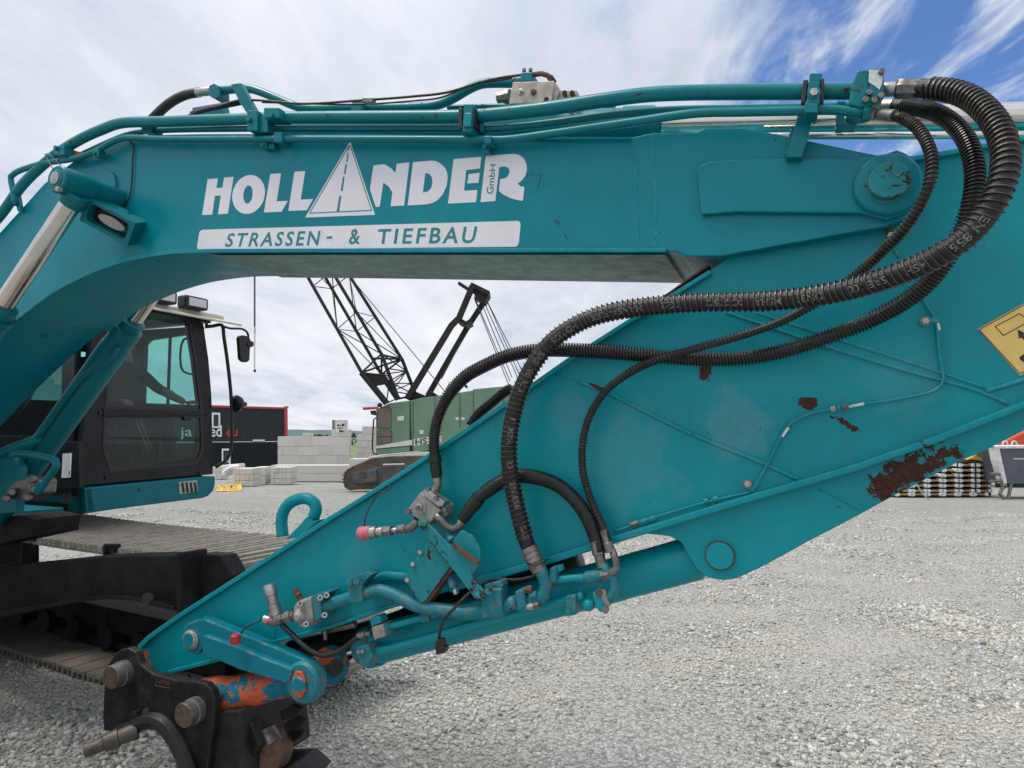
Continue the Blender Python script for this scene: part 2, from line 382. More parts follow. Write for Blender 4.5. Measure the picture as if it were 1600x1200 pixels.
def frames(path, up=Vector((0, 0, 1))):
    tg = [(path[min(i+1, len(path)-1)]-path[max(i-1, 0)]).normalized() for i in range(len(path))]
    a = tg[0].cross(up); a = a.normalized() if a.length > 1e-3 else frame(tg[0])[0]; fr = []
    for t in tg:
        a = (a - t*a.dot(t)).normalized(); fr.append((a, t.cross(a)))
    return tg, fr
def g_tube(path, r, seg=12):
    tg, fr = frames(path); v = []; f = []; n = len(path)
    for i, p_ in enumerate(path):
        ri = r(i/(n-1)) if callable(r) else (r[i] if isinstance(r, (list, tuple)) else r)
        a, b = fr[i]
        for k in range(seg):
            q = 2*math.pi*k/seg; v.append(p_ + a*(ri*math.cos(q)) + b*(ri*math.sin(q)))
    for i in range(n-1):
        for k in range(seg): j = (k+1) % seg; f.append((i*seg+k, i*seg+j, (i+1)*seg+j, (i+1)*seg+k))
    f.append(tuple(range(seg))[::-1]); f.append(tuple(range((n-1)*seg, n*seg)))
    return v, f
def cyl(name, p0, p1, r0, mat, parent, r1=None, seg=20, bevel=.0015):
    v, f = g_cyl(p0, p1, r0, r1, seg); o = put(name, v, f, mat, parent, False, bevel)
    for p_ in o.data.polygons: p_.use_smooth = len(p_.vertices) == 4 and seg > 8
    return o
def lathe(name, p0, p1, prof, mat, parent, seg=28):
    v, f = g_lathe(p0, p1, prof, seg); o = put(name, v, f, mat, parent)
    for p_ in o.data.polygons: p_.use_smooth = len(p_.vertices) == 4
    o.data.set_sharp_from_angle(angle=math.radians(35)); return o
def tube(name, path, r, mat, parent, seg=14, step=.02):
    pth = spline(path, step); v, f = g_tube(pth, r, seg); return put(name, v, f, mat, parent, True)
def box(name, c, ux, uy, uz, mat, parent, bevel=.002):
    v, f = g_box(c, ux, uy, uz); return put(name, v, f, mat, parent, False, bevel)
def slab(name, px, n0, thick, mat, parent, holes=(), bevel=.002, fn=P, nrm=NB):
    v, f = g_prism([fn(x, y, n0) for x, y in px], nrm*thick, [[fn(x, y, n0) for x, y in h] for h in holes])
    return put(name, v, f, mat, parent, False, bevel)
def pw(px, x, n=0.0):                                  # pixel width at x -> metres on the boom plane
    return px*P(x, 675, n).y/FPX
def bolt(p_, ax, r, h, mat, parent, name='bolt', seg=6): return cyl(name, p_, p_+ax*h, r, mat, parent, seg=seg, bevel=.0008)
def circ(cx, cy, rx, ry=None, n=28, a0=0, a1=360):
    ry = ry or rx; return [(cx+rx*math.cos(math.radians(a0+(a1-a0)*i/n)), cy+ry*math.sin(math.radians(a0+(a1-a0)*i/n))) for i in range(n if a1-a0 == 360 else n+1)]

def text_mesh(body, off=0.0, spacing=1.0):
    cu = bpy.data.curves.new('t', 'FONT'); cu.body = body; cu.offset = off; cu.space_character = spacing; cu.resolution_u = 3
    o = bpy.data.objects.new('t', cu); C.objects.link(o); bpy.context.view_layer.update()
    me = bpy.data.meshes.new_from_object(o.evaluated_get(bpy.context.evaluated_depsgraph_get()))
    v = [(q.co.x, q.co.y) for q in me.vertices]; f = [tuple(q.vertices) for q in me.polygons]
    bpy.data.objects.remove(o); bpy.data.curves.remove(cu); bpy.data.meshes.remove(me)
    x0 = min(a for a, b in v); x1 = max(a for a, b in v); y0 = min(b for a, b in v); y1 = max(b for a, b in v)
    return v, f, (x0, x1, y0, y1)
def text_px(name, body, quad, fn, mat, parent, off=0.0, spacing=1.0, n0=-.0015, yb=None):
    v, f, (x0, x1, y0, y1) = text_mesh(body, off, spacing)
    bl, br, tr, tl = [Vector(q) for q in quad]; out = []
    for a, b in v:
        s = (a-x0)/(x1-x0); t = (b-y0)/(y1-y0)
        q = (bl*(1-s)+br*s)*(1-t) + (tl*(1-s)+tr*s)*t; out.append(fn(q.x, q.y, n0))
    return put(name, out, f, mat, parent)

# ================================================================== SETTING: ground, field, hills
def structure(o): o['kind'] = 'structure'; return o
xs = np.concatenate([np.linspace(-160, -9, 30, endpoint=False), np.linspace(-9, 9, 190, endpoint=False), np.linspace(9, 160, 31)])
ys = np.concatenate([np.linspace(-60, 1, 16, endpoint=False), np.linspace(1, 14, 170, endpoint=False), np.linspace(14, 90, 70)])
gv = []
for y in ys:
    for x in xs:
        z = gz(y)
        if abs(x) < 12 and 0 < y < 16:
            z += .022*noise.noise(Vector((x*.7, y*.7, 0))) + .010*noise.noise(Vector((x*4, y*4, 3)))-.004
        elif y > 16: z += .05*noise.noise(Vector((x*.25, y*.25, 9)))
        gv.append((x, y, z))
nx = len(xs)
gf = [(j*nx+i, j*nx+i+1, (j+1)*nx+i+1, (j+1)*nx+i) for j in range(len(ys)-1) for i in range(nx-1)]
m, t, b = newmat('gravel_ground')
pos = N(t, 'ShaderNodeNewGeometry').outputs['Position']
vo = N(t, 'ShaderNodeTexVoronoi', {'Vector': pos, 'Scale': 42.0, 'Randomness': 1.0}); vo2 = N(t, 'ShaderNodeTexVoronoi', {'Vector': pos, 'Scale': 95.0})
rnd = N(t, 'ShaderNodeSeparateColor', {0: vo.outputs['Color']}).outputs[0]; rnd2 = N(t, 'ShaderNodeSeparateColor', {0: vo2.outputs['Color']}).outputs[1]
c = MIXC(t, rnd, (.28, .28, .26), (.60, .595, .57)); c = MIXC(t, M_(t, 'MULTIPLY', rnd2, .5), c, (.56, .54, .50))
dust = NOI(t, N(t, 'ShaderNodeMapping', {'Vector': pos, 'Scale': (.5, 1.3, 1), 'Rotation': (0, 0, .12)}).outputs[0], 1.1, 6, .6, .5)
c = MIXC(t, RNG(t, dust, .44, .62, 0, .65), c, (.55, .52, .455))
c = MIXC(t, RNG(t, NOI(t, pos, 2.4, 5, .6), .60, .74, 0, .5), c, (.60, .50, .34))
yy = N(t, 'ShaderNodeSeparateXYZ', {0: pos}).outputs[1]
far_n = NOI(t, N(t, 'ShaderNodeMapping', {'Vector': pos, 'Scale': (.35, 1.0, 1)}).outputs[0], 1.6, 8, .72, .3)
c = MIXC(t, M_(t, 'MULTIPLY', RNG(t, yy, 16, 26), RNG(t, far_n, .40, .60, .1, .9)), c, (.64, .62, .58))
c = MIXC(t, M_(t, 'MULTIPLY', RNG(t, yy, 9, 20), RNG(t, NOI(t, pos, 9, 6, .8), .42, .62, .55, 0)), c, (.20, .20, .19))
c = MIXC(t, RNG(t, vo.outputs['Distance'], .42, .78, 0, .6), c, (.13, .13, .125))  # gaps between cells darkened: shade among the stones put into the colour
c = MIXC(t, RNG(t, vo2.outputs['Distance'], .42, .78, 0, .4), c, (.16, .16, .15))
link(t, c, b, 'Base Color'); b.inputs['Roughness'].default_value = .95; b.inputs['Specular IOR Level'].default_value = .2
hh = M_(t, 'ADD', M_(t, 'MULTIPLY', vo.outputs['Distance'], -1.0), M_(t, 'MULTIPLY', vo2.outputs['Distance'], -.5))
bump(t, b, M_(t, 'ADD', hh, M_(t, 'MULTIPLY', NOI(t, pos, 14, 6, .65), .9)), 1.0, .018)
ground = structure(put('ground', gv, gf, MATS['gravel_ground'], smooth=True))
def gheight(x, y):
    return gz(y) + .022*noise.noise(Vector((x*.7, y*.7, 0))) + .010*noise.noise(Vector((x*4, y*4, 3)))-.004

m, t, b = newmat('meadow'); pos = N(t, 'ShaderNodeNewGeometry').outputs['Position']
link(t, MIXC(t, NOI(t, pos, .08, 5), (.10, .16, .05), (.17, .20, .08)), b, 'Base Color'); b.inputs['Roughness'].default_value = .9
fv = []; ff = []
for j, (yy_, zz) in enumerate(((89, -2.52), (130, -2.6), (200, -2.9), (420, -3.2))):
    for x in range(-600, 601, 100): fv.append((x, yy_, zz+.2*math.sin(x*.01+j)))
for j in range(3):
    for i in range(12): ff.append((j*13+i, j*13+i+1, (j+1)*13+i+1, (j+1)*13+i))
structure(put('meadow', fv, ff, MATS['meadow'], smooth=True))
m, t, b = newmat('far_hill'); pos = N(t, 'ShaderNodeNewGeometry').outputs['Position']
link(t, MIXC(t, NOI(t, pos, .02, 6), (.045, .085, .085), (.10, .15, .14)), b, 'Base Color'); b.inputs['Roughness'].default_value = 1  # bluish tones: distance haze painted into the hill colour
hv = []; hf = []; nn = 160
for i in range(nn):
    x = -1500+3000*i/(nn-1); top = 6.5 + 7*noise.noise(Vector((x*.0025, 0, 0))) + 2.2*noise.noise(Vector((x*.02, 4, 0))) + .8*noise.noise(Vector((x*.11, 7, 0)))
    hv += [(x, 380, -6), (x, 900, -2+top*.3), (x, 1250, top), (x, 1600, -10)]
for i in range(nn-1):
    for k in range(3): hf.append((i*4+k, i*4+k+1, i*4+4+k+1, i*4+4+k))
structure(put('hills', hv, hf, MATS['far_hill'], smooth=True))
# wood at the field edge: thousands of leaf clumps
m, t, b = newmat('woodland_leaves')
ri = N(t, 'ShaderNodeNewGeometry').outputs['Random Per Island']
link(t, MIXC(t, ri, (.020, .045, .022), (.055, .09, .045)), b, 'Base Color'); b.inputs['Roughness'].default_value = .9
wv = []; wf = []
for i in range(5200):
    x = random.uniform(-260, 260); y = random.uniform(205, 235); top = 3.6+1.3*noise.noise(Vector((x*.05, 0, 2)))+.8*noise.noise(Vector((x*.35, 0, 5)))
    z = -3+ (top)*random.random()**.6; r = random.uniform(.5, 1.1); k = len(wv)
    for q in range(5):
        wv.append((x+r*random.uniform(-1, 1), y+random.uniform(-.6, .6), z+r*random.uniform(-.7, .7)))
    wf += [(k, k+1, k+2), (k+1, k+2, k+3), (k+2, k+3, k+4)]
wo = put('distant_wood', wv, wf, MATS['woodland_leaves']); wo['kind'] = 'stuff'; tag(wo, 'dark green strip of distant woodland below the hills', 'woodland')

# loose gravel stones (uncountable)
def stones(nst, region, smin, smax, name):
    base = np.array([[i, j, k] for i in (-1, 1) for j in (-1, 1) for k in (-1, 1)], float)*.5
    u = np.random.rand(nst); y0, y1 = region
    Y = (y0**.75 + u*(y1**.75-y0**.75))**(1/.75)
    X = (np.random.rand(nst)*2-1)*(.86*Y+.7)
    cl = np.array([noise.noise(Vector((x*.9, y*.9, 11))) for x, y in zip(X, Y)])
    S = smin + (smax-smin)*np.random.rand(nst)**3.2
    S *= (1+.75*cl)*(1+.03*np.maximum(Y-5, 0))
    keep = np.random.rand(nst) < np.clip(.62+1.3*cl, .12, 1)*np.clip((y1-Y)/6, 0, 1)
    X, Y, S = X[keep], Y[keep], S[keep]; n = len(X)
    Z = np.array([gheight(x, y) for x, y in zip(X, Y)]) + S*.12
    sc = S[:, None]*np.stack([np.random.uniform(.8, 1.5, n), np.random.uniform(.7, 1.1, n), np.random.uniform(.45, .8, n)], 1)
    vb = base[None]*1.0 + np.random.uniform(-.17, .17, (n, 8, 3)); vb *= sc[:, None, :]
    a = np.random.rand(n)*2*np.pi; e = np.random.normal(0, .45, n); g = np.random.normal(0, .45, n)
    def rot(v, ang, i, j):
        c_, s_ = np.cos(ang)[:, None], np.sin(ang)[:, None]; vi = v[:, :, i]*c_-v[:, :, j]*s_; vj = v[:, :, i]*s_+v[:, :, j]*c_; v = v.copy(); v[:, :, i] = vi; v[:, :, j] = vj; return v
    vb = rot(rot(rot(vb, e, 1, 2), g, 0, 2), a, 0, 1)
    vb += np.stack([X, Y, Z], 1)[:, None, :]
    q = np.array([(0, 1, 3, 2), (4, 6, 7, 5), (0, 4, 5, 1), (2, 3, 7, 6), (0, 2, 6, 4), (1, 5, 7, 3)])
    F = (q[None]+(np.arange(n)*8)[:, None, None]).reshape(-1)
    me = bpy.data.meshes.new(name); me.vertices.add(n*8); me.vertices.foreach_set('co', vb.reshape(-1))
    me.loops.add(len(F)); me.loops.foreach_set('vertex_index', F); me.polygons.add(n*6)
    me.polygons.foreach_set('loop_start', np.arange(n*6)*4); me.polygons.foreach_set('loop_total', np.full(n*6, 4)); me.update(calc_edges=True)
    o = bpy.data.objects.new(name, me); C.objects.link(o); return o
m, t, b = newmat('gravel_stone'); ge = N(t, 'ShaderNodeNewGeometry'); ri = ge.outputs['Random Per Island']
cr = N(t, 'ShaderNodeValToRGB', {0: ri}); el = cr.color_ramp.elements
el[0].position = 0; el[0].color = (.15, .155, .155, 1); el[1].position = 1; el[1].color = (.74, .73, .70, 1)
for p_, c_ in ((.15, (.33, .33, .33)), (.45, (.47, .47, .455)), (.7, (.57, .56, .53)), (.82, (.50, .45, .36)), (.9, (.60, .60, .59))):
    e_ = el.new(p_); e_.color = c_+(1,)
dd_ = NOI(t, N(t, 'ShaderNodeMapping', {'Vector': ge.outputs['Position'], 'Scale': (.5, 1.3, 1), 'Rotation': (0, 0, .12)}).outputs[0], 1.1, 6, .6, .5)
link(t, MIXC(t, RNG(t, dd_, .44, .62, 0, .6), MIXC(t, 1.0, cr.outputs[0], (.90, .90, .865), 'MULTIPLY'), (.54, .51, .445)), b, 'Base Color'); b.inputs['Roughness'].default_value = .85; b.inputs['Specular IOR Level'].default_value = .3
bump(t, b, NOI(t, ge.outputs['Position'], 160, 4), .35, .004)
st = stones(360000, (2.5, 19), .0046, .024, 'gravel'); st.data.materials.append(MATS['gravel_stone']); st['kind'] = 'stuff'
tag(st, 'loose grey crushed gravel covering the yard', 'gravel')

# ================================================================== EXCAVATOR
base = Vector((-4.6, 5.2, 0))
EX = thing('excavator', base, 'teal crawler excavator with lettered boom, folded stick and cab', 'excavator')

# ---- boom
boom_px = [(-330, 690), (-150, 503), (0, 363), (69, 287), (120, 248), (160, 226), (192, 213), (300, 210), (560, 209), (860, 214), (989, 214), (1022, 207), (1088, 206), (1100, 200), (1160, 199), (1214, 209), (1340, 236), (1375, 243)]
boom_px += circ(1386, 290, 60, 58, 12, -75, 75)
boom_px += [(1384, 353), (1127, 400), (1070, 400), (1058, 393), (1040, 393), (480, 393), (330, 393.6)]
_cv = spline([Vector((x, y, 0)) for x, y in ((330, 393.6), (270, 396), (210, 405), (162, 419), (114, 440), (75, 462), (38, 490), (0, 522), (-70, 590), (-170, 700), (-250, 800))], 9.0)
boom_px += [(q.x, q.y) for q in _cv[1:]]
WB = .46
boom = slab('boom', boom_px, 0, WB, m_boom, EX, bevel=.004)
fl = [(q.x, q.y-4) for q in _cv[::-1] if q.x > 30] + [(480, 389), (700, 389), (1040, 389)]
def strip(name, line, wpx, n0, thick, mat, parent, fn=P, nrm=NB, bevel=.002):
    up = [(x, y-wpx/2) for x, y in line]; dn = [(x, y+wpx/2) for x, y in line][::-1]
    return slab(name, up+dn, n0, thick, mat, parent, bevel=bevel, fn=fn, nrm=nrm)
strip('lower_flange', [(x, y+2) for x, y in fl], 6, -.014, WB+.028, m_boom, boom)
strip('upper_flange', [(192, 214), (300, 211.5), (560, 210.5), (860, 215.5), (985, 216)], 4, -.012, WB+.024, m_boom, boom)
slab('weld_seam', [(390, 222), (397, 222), (367, 358), (361, 358)], -.0006, .01, m_boom, boom)
slab('weld_seam', [(988, 216), (992, 216), (1000, 388), (995, 388)], -.0015, .01, m_boom, boom)
slab('butt_strap', [(1020, 212), (1024, 212), (1027, 385), (1023, 385)], -.0012, .01, m_boom, boom)
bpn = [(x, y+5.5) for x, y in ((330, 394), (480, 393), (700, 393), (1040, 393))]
strip('bottom_dust_sheen', bpn, 1.0, .004, WB-.008, m_dust_sheen, boom, bevel=0)  # boom underside: ground reflection painted into the colour, with dust streaks
# reinforcement plate and pivot
rp = [(1096, 335), (1091, 285), (1089, 264), (1097, 256), (1112, 251), (1140, 249), (1340, 246), (1385, 240)] + circ(1386, 290, 51, 50, 8, -88, 70) + [(1385, 343), (1345, 333), (1150, 331), (1110, 334)]
slab('reinforcement_plate', rp, -.022, .03, m_boom, boom, bevel=.005)
pc = P(1386, 290, -.022)
lathe('pivot_boss', pc+NB*.01, pc-NB*.022, [(0, pw(49, 1386)), (.7, pw(49, 1386)), (.9, pw(47, 1386)), (1, pw(44, 1386))], m_boom, boom, 40)
pin = lathe('pivot_pin', pc-NB*.015, pc-NB*.052, [(0, pw(33, 1386)), (.3, pw(33, 1386)), (.32, pw(29, 1386)), (.9, pw(29, 1386)), (1, pw(27.5, 1386))], m_worn, boom, 36)
for a in (20, 140, 260):
    q = pc-NB*.053 + (UB*math.cos(math.radians(a))+ZU*math.sin(math.radians(a)))*pw(12, 1386); bolt(q, -NB, .0035, .003, m_steel, boom)
# boom lettering -----------------------------------------------------
def la(x, y): return (300+x*.175, 210+y*.175)
def lb(x, y): return (560+x*.175, 210+y*.175)
def letter(pts, conv, name='letter', hole=None, mat=m_white, n0=-.0012, th=.0011):
    return slab(name, [conv(*p_) for p_ in pts], n0, th, mat, boom, holes=[[conv(*p_) for p_ in hole]] if hole else (), bevel=0)
letter([(140, 400), (230, 393), (218, 480), (272, 475), (287, 385), (370, 380), (320, 708), (232, 713), (258, 545), (205, 548), (180, 717), (90, 720)], la)
oo = [(505+145*math.cos(a)+ -18*math.sin(a), 536+174*math.sin(a)) for a in [2*math.pi*i/36 for i in range(36)]]
oh = [(500+42*math.cos(a)+ -7*math.sin(a), 537+82*math.sin(a)) for a in [2*math.pi*i/24 for i in range(24)]]
letter(oo, la, hole=oh)
letter([(700, 352), (795, 348), (755, 598), (855, 594), (800, 690), (642, 697)], la)
letter([(915, 333), (1010, 328), (970, 582), (1080, 577), (1025, 677), (860, 683)], la)
letter([(1412, 62), (1634, 718), (1010, 742)], la, 'road_emblem')
def pline(a, b_, w0, w1):
    a, b_ = Vector(a), Vector(b_); d_ = (b_-a).normalized(); q = Vector((-d_.y, d_.x))
    letter([tuple(a+q*w0/2), tuple(b_+q*w1/2), tuple(b_-q*w1/2), tuple(a-q*w0/2)], la, 'emblem_line', mat=m_tealprint, n0=-.0018)
pline((1404, 98), (1050, 700), 8, 8); pline((1050, 703), (1604, 678), 9, 9); pline((1412, 95), (1604, 680), 8, 8)
for a, b_, w0, w1 in (((1401, 112), (1396, 145), 6, 9), ((1393, 165), (1383, 245), 10, 12), ((1376, 268), (1362, 352), 13, 15), ((1355, 378), (1336, 503), 15, 18), ((1324, 550), (1302, 688), 19, 22)): pline(a, b_, w0, w1)
letter([(135, 278), (190, 270), (235, 268), (290, 300), (330, 345), (342, 262), (455, 250), (408, 635), (288, 642), (303, 515), (270, 465), (222, 430), (190, 645), (155, 648), (103, 490)], lb)
letter([(487, 248), (650, 234), (690, 238), (730, 258), (775, 300), (793, 345), (797, 390), (787, 460), (750, 540), (700, 592), (655, 614), (600, 625), (440, 634)], lb, hole=[(597, 345), (630, 350), (655, 380), (663, 425), (650, 480), (620, 510), (575, 520)])
letter([(850, 220), (1097, 200), (1085, 303), (962, 318), (943, 503), (1062, 496), (1050, 605), (800, 618)], lb)
letter([(985, 355), (1082, 343), (1073, 432), (972, 437)], lb)
letter([(1138, 192), (1390, 173), (1435, 183), (1475, 212), (1500, 265), (1505, 310), (1493, 365), (1460, 410), (1420, 440), (1445, 462), (1482, 470), (1468, 593), (1420, 586), (1350, 566), (1290, 535), (1255, 505), (1265, 400), (1305, 392), (1335, 372), (1350, 335), (1345, 308), (1325, 290), (1295, 285), (1258, 292), (1222, 595), (1090, 605)], lb)
text_px('lettering', 'GmbH', [lb(1203, 533), lb(1228, 268), lb(1178, 266), lb(1140, 531)], P, m_tealprint, boom, off=.012, n0=-.0018)
def rrect(q, r=.06, n=5):
    bl, br, tr, tl = [Vector(a) for a in q]; out = []
    asp = ((br-bl).length/(tl-bl).length)
    rx, ry = r/asp, r
    for (cx, cy, a0) in ((1-rx, ry, -90), (1-rx, 1-ry, 0), (rx, 1-ry, 90), (rx, ry, 180)):
        for i in range(n+1):
            a = math.radians(a0+90*i/n); s, t_ = cx+rx*math.cos(a), cy+ry*math.sin(a)
            p_ = (bl*(1-s)+br*s)*(1-t_)+(tl*(1-s)+tr*s)*t_; out.append((p_.x, p_.y))
    return out
slab('banner', rrect([(307, 390.5), (810, 385.5), (814, 345), (312, 359)], .18), -.0012, .0011, m_white, boom, bevel=0)
text_px('lettering', 'STRASSEN', [(350.5, 386), (497, 383.5), (501, 360), (357, 364.5)], P, m_tealprint, boom, off=.018, spacing=1.28, n0=-.0018)
text_px('lettering', '-', [(510, 373), (519, 372.5), (519.5, 369), (510.5, 369.5)], P, m_tealprint, boom, n0=-.0018)
text_px('lettering', '&', [(544.5, 382), (562, 381.5), (564, 357.5), (547, 358)], P, m_tealprint, boom, off=.018, n0=-.0018)
text_px('lettering', 'TIEFBAU', [(588, 381.5), (741, 380), (746, 353.5), (591, 358)], P, m_tealprint, boom, off=.018, spacing=1.28, n0=-.0018)
# small scratches near the R
for a in ((822, 272, 826, 276), (828, 270, 833, 273), (836, 272, 845, 273), (845, 273, 841, 292), (866, 345, 872, 353), (881, 365, 887, 374), (868, 343, 875, 350)):
    slab('scratch', [(a[0], a[1]), (a[0]+1.3, a[1]-.6), (a[2]+1, a[3]), (a[2]-.3, a[3]+.6)], -.0006, .0005, m_ink, boom, bevel=0)

# pin, rod and lamp at the knee ----------------------------------------
kp = P(170, 291, 0); kn = P(88, 279, -.30)
kd = (kn-kp)
lathe('boss', P(168, 290, 0)+NB*.01, P(168, 290, 0)-NB*.012, [(0, pw(24, 168)), (1, pw(22, 168))], m_boom, boom, 32)
bc = Vector(kn)
nc = bpy.data.objects.new('boom_cylinder', None); C.objects.link(nc); place(nc, EX, kn)
ax = NB
e0 = kn; e1 = kn+NB*.30
lathe('rod_eye', e0, e1, [(0, .055), (.02, .06), (.5, .06), (.52, .052), (1, .052)], m_pipe, nc, 32)
lathe('pin', e0-NB*.004, e0, [(0, .035), (.6, .040), (1, .040)], m_pipe, nc, 28)
lathe('pin_cap', e0-NB*.012, e0-NB*.004, [(0, .022), (.3, .027), (1, .027)], m_zinc, nc, 24)
text_px('emblem', 'V', [(80, 284), (87, 283), (88, 275), (81, 276)], lambda x, y, n: P(x, y, -.31+n), m_tealprint, nc)
bolt(kn-NB*.0+UB*.035-ZU*.055, -NB, .012, .02, m_zinc, nc)
rt = kn + NB*.09 - ZU*.05; rb = P(5, 477, -.20)
rd = (rb-rt).normalized()
cyl('piston_rod', rt-rd*.0, rb+rd*.1, .043, m_chrome, nc, seg=32)
cyl('rod_neck', rt-rd*.02, rt+rd*.045, .055, m_pipe, nc, seg=28, bevel=.004)
lathe('gland', rb-rd*.0, rb+rd*.16, [(0, .055), (.05, .068), (.25, .068), (.27, .062), (.35, .062), (.36, .078), (.55, .078), (.56, .072), (1, .072)], m_body, nc, 32)
for k in range(6):
    a, b_ = frame(rd); ang = k*math.pi/3; bolt(rb+rd*.052+(a*math.cos(ang)+b_*math.sin(ang))*.071, -rd, .007, .012, m_body, nc)
lathe('barrel', rb+rd*.16, rb+rd*1.5, [(0, .070), (1, .070)], m_body, nc, 32)
# wire handle above pin
tube('wire_clip', [P(84, 266, -.3), P(73, 247, -.28), P(70, 241, -.28), P(74, 240, -.28), P(98, 261, -.27)], .0022, m_wire, nc, 6)
# lamp
lm = bpy.data.objects.new('work_lamp', None); C.objects.link(lm); place(lm, EX, P(165, 345, -.1))
hp = [(118, 342), (145, 303), (222, 343), (206, 379), (196, 382), (126, 359)]
# a box lamp: top, visible end and framed front
def lampq(x, y, n): return P(x, y, n)
A_, B_, C_, D_ = lampq(147, 303, -.12), lampq(221, 343, -.02), lampq(200, 381, -.06), lampq(128, 357, -.17)
ux = (B_-A_).normalized(); E_ = lampq(119, 338, -.19)
face_n = (B_-A_).cross(D_-A_).normalized()
if face_n.y > 0: face_n = -face_n
lb_m = MB(); cen = (A_+B_+C_+D_)/4
hx = ux*((B_-A_).length/2); hz = ((A_-D_)-ux*(A_-D_).dot(ux)).normalized()*.058; nf = ux.cross(hz).normalized()
if nf.dot(-NB) < 0: nf = -nf
tilt = Matrix.Rotation(math.radians(38), 3, ux)
nf2 = tilt @ nf; hz2 = tilt @ hz
if nf2.z > nf.z: tilt = Matrix.Rotation(math.radians(-38), 3, ux); nf2 = tilt @ nf; hz2 = tilt @ hz
cc = cen
loop = [cc+hx*s+hz2*t_+nf2*.03 for s, t_ in ((-1, -1), (1, -1), (1, 1), (-1, 1))]
hol = []
for (sx, sz, a0) in ((1, -1, -90), (1, 1, 0), (-1, 1, 90), (-1, -1, 180)):
    for i in range(5):
        a = math.radians(a0+90*i/4); hol.append(cc+hx*(.62*sx+.2*math.cos(a))+hz2*(.30*sz+.42*math.sin(a))+nf2*.03)
v, f = g_prism(loop, -nf2*.10, [hol]); put('housing', v, f, m_pipe, lm, False, .002)
box('back_plate', cc-nf2*.073, hx, hz2, nf2*.004, m_pipe, lm)
v, f = g_prism([cc+hx*(.8*s)+hz2*(.66*t_)-nf2*.02 for s, t_ in ((-1, -1), (1, -1), (1, 1), (-1, 1))], -nf2*.03); put('lamp_body', v, f, m_plastic, lm)
v, f = g_prism([cc+hx*(.55*math.cos(a))+hz2*(-.1+.4*math.sin(a))-nf2*.002 for a in [2*math.pi*i/24 for i in range(24)]], -nf2*.015); put('lens', v, f, m_reflector, lm)
box('bracket', P(206, 352, 0)-NB*.02, UB*.035, ZU*.05, NB*.03, m_boom, lm)
for q in ((126, 315), (134, 322)): bolt(P(q[0]+8, q[1]+5, -.18), -NB, .004, .002, m_ink, lm)
# lamp cable
tube('lamp_cable', [P(x, y, -.008) for x, y in ((203, 221), (208, 228), (207, 250), (206, 280), (203, 305), (197, 318), (193, 322))], .0035, m_plastic, boom, 6)

# ---- pipes along the boom
def pipe(name, pts, mat=m_pipe, parent=None, seg=16, step=.025):
    # pts: (x, y, n, px diameter)
    path = [P(x, y, n) for x, y, n, w_ in pts]; rad = [w_*P(x, y, n).y/FPX/2 for x, y, n, w_ in pts]
    sp = spline(path, step)
    # constant radius: the mean of the measured ones
    r = sum(rad)/len(rad); v, f = g_tube(sp, r, seg)
    return put(name, v, f, mat, parent or EX, True)
pA = pipe('boom_pipe', [(-60, 400, -.03, 15), (0, 337, -.03, 15), (36, 288, -.03, 15), (84, 244, -.03, 15), (129, 216, -.03, 16), (158, 203, -.03, 16), (186, 193, -.03, 16), (258, 190, -.03, 17), (384, 186, -.03, 19), (436, 184, -.03, 19), (715, 182, -.03, 21), (745, 181, -.03, 21), (800, 176, -.04, 22), (860, 169, -.05, 22), (940, 157, -.06, 23), (1010, 148, -.06, 24), (1070, 145, -.06, 25), (1250, 143, -.06, 26), (1345, 142, -.06, 27)])
pB = pipe('boom_pipe', [(130, 240, .03, 8), (192, 213, .03, 9), (222, 206, .03, 9), (390, 201, .0, 10), (448, 201, .0, 10), (724, 201, .0, 11), (775, 201, .0, 11), (860, 192, -.0, 12), (965, 178, .0, 13), (1052, 172, .02, 14), (1160, 170, .05, 14), (1290, 167, .08, 14), (1365, 165, .08, 14)])
pC = pipe('boom_pipe', [(24, 320, -.04, 8), (20, 295, -.04, 8), (17, 276, -.04, 8), (24, 270, -.04, 8), (60, 257, -.04, 8), (120, 247, -.04, 8), (150, 236, -.04, 9), (175, 222, -.04, 9), (192, 216, -.04, 9), (260, 217.5, -.04, 9), (432, 217, -.04, 10), (751, 218, -.04, 12), (790, 218, -.04, 12), (860, 209, -.05, 13), (986, 191, -.07, 15), (1088, 177, -.09, 17), (1160, 175, -.09, 18), (1256, 173, -.10, 19), (1306, 172, -.10, 19), (1350, 178, -.10, 19)])
pD = pipe('boom_pipe', [(342, 141.5, .34, 14), (390, 139, .34, 14), (408, 144, .34, 14), (468, 168, .34, 14), (485, 170, .34, 14), (544, 169, .34, 15), (678, 165, .34, 15), (700, 158, .34, 15), (735, 138, .34, 15), (752, 131, .34, 15), (769, 129.5, .34, 15), (818, 129.5, .34, 15)])
pipe('boom_hose', [(225, 200, .36, 15), (240, 184, .36, 15), (264, 162, .36, 15), (288, 149, .36, 15), (312, 144, .36, 15)], m_rubber)
cyl('hose_ferrule', P(308, 144.5, .35), P(330, 142, .35), .022, m_zinc, pD)
slab('pipe_flange', [(326, 134), (334, 130), (342, 134), (343, 150), (336, 155), (327, 150)], .31, .07, m_pipe, pD, bevel=.004)
pipe('cable', [(291, 182, .2, 6), (315, 172, .2, 6), (345, 165, .2, 6), (372, 157, .2, 4), (400, 156.5, .2, 3), (475, 162, .2, 3), (560, 157, .2, 3), (646, 150.5, .2, 3), (700, 144, .2, 3), (760, 126, .2, 3), (811, 117.5, .2, 4), (842, 116, .2, 4), (862, 119, .2, 4), (868, 128, .2, 4)], m_wire)
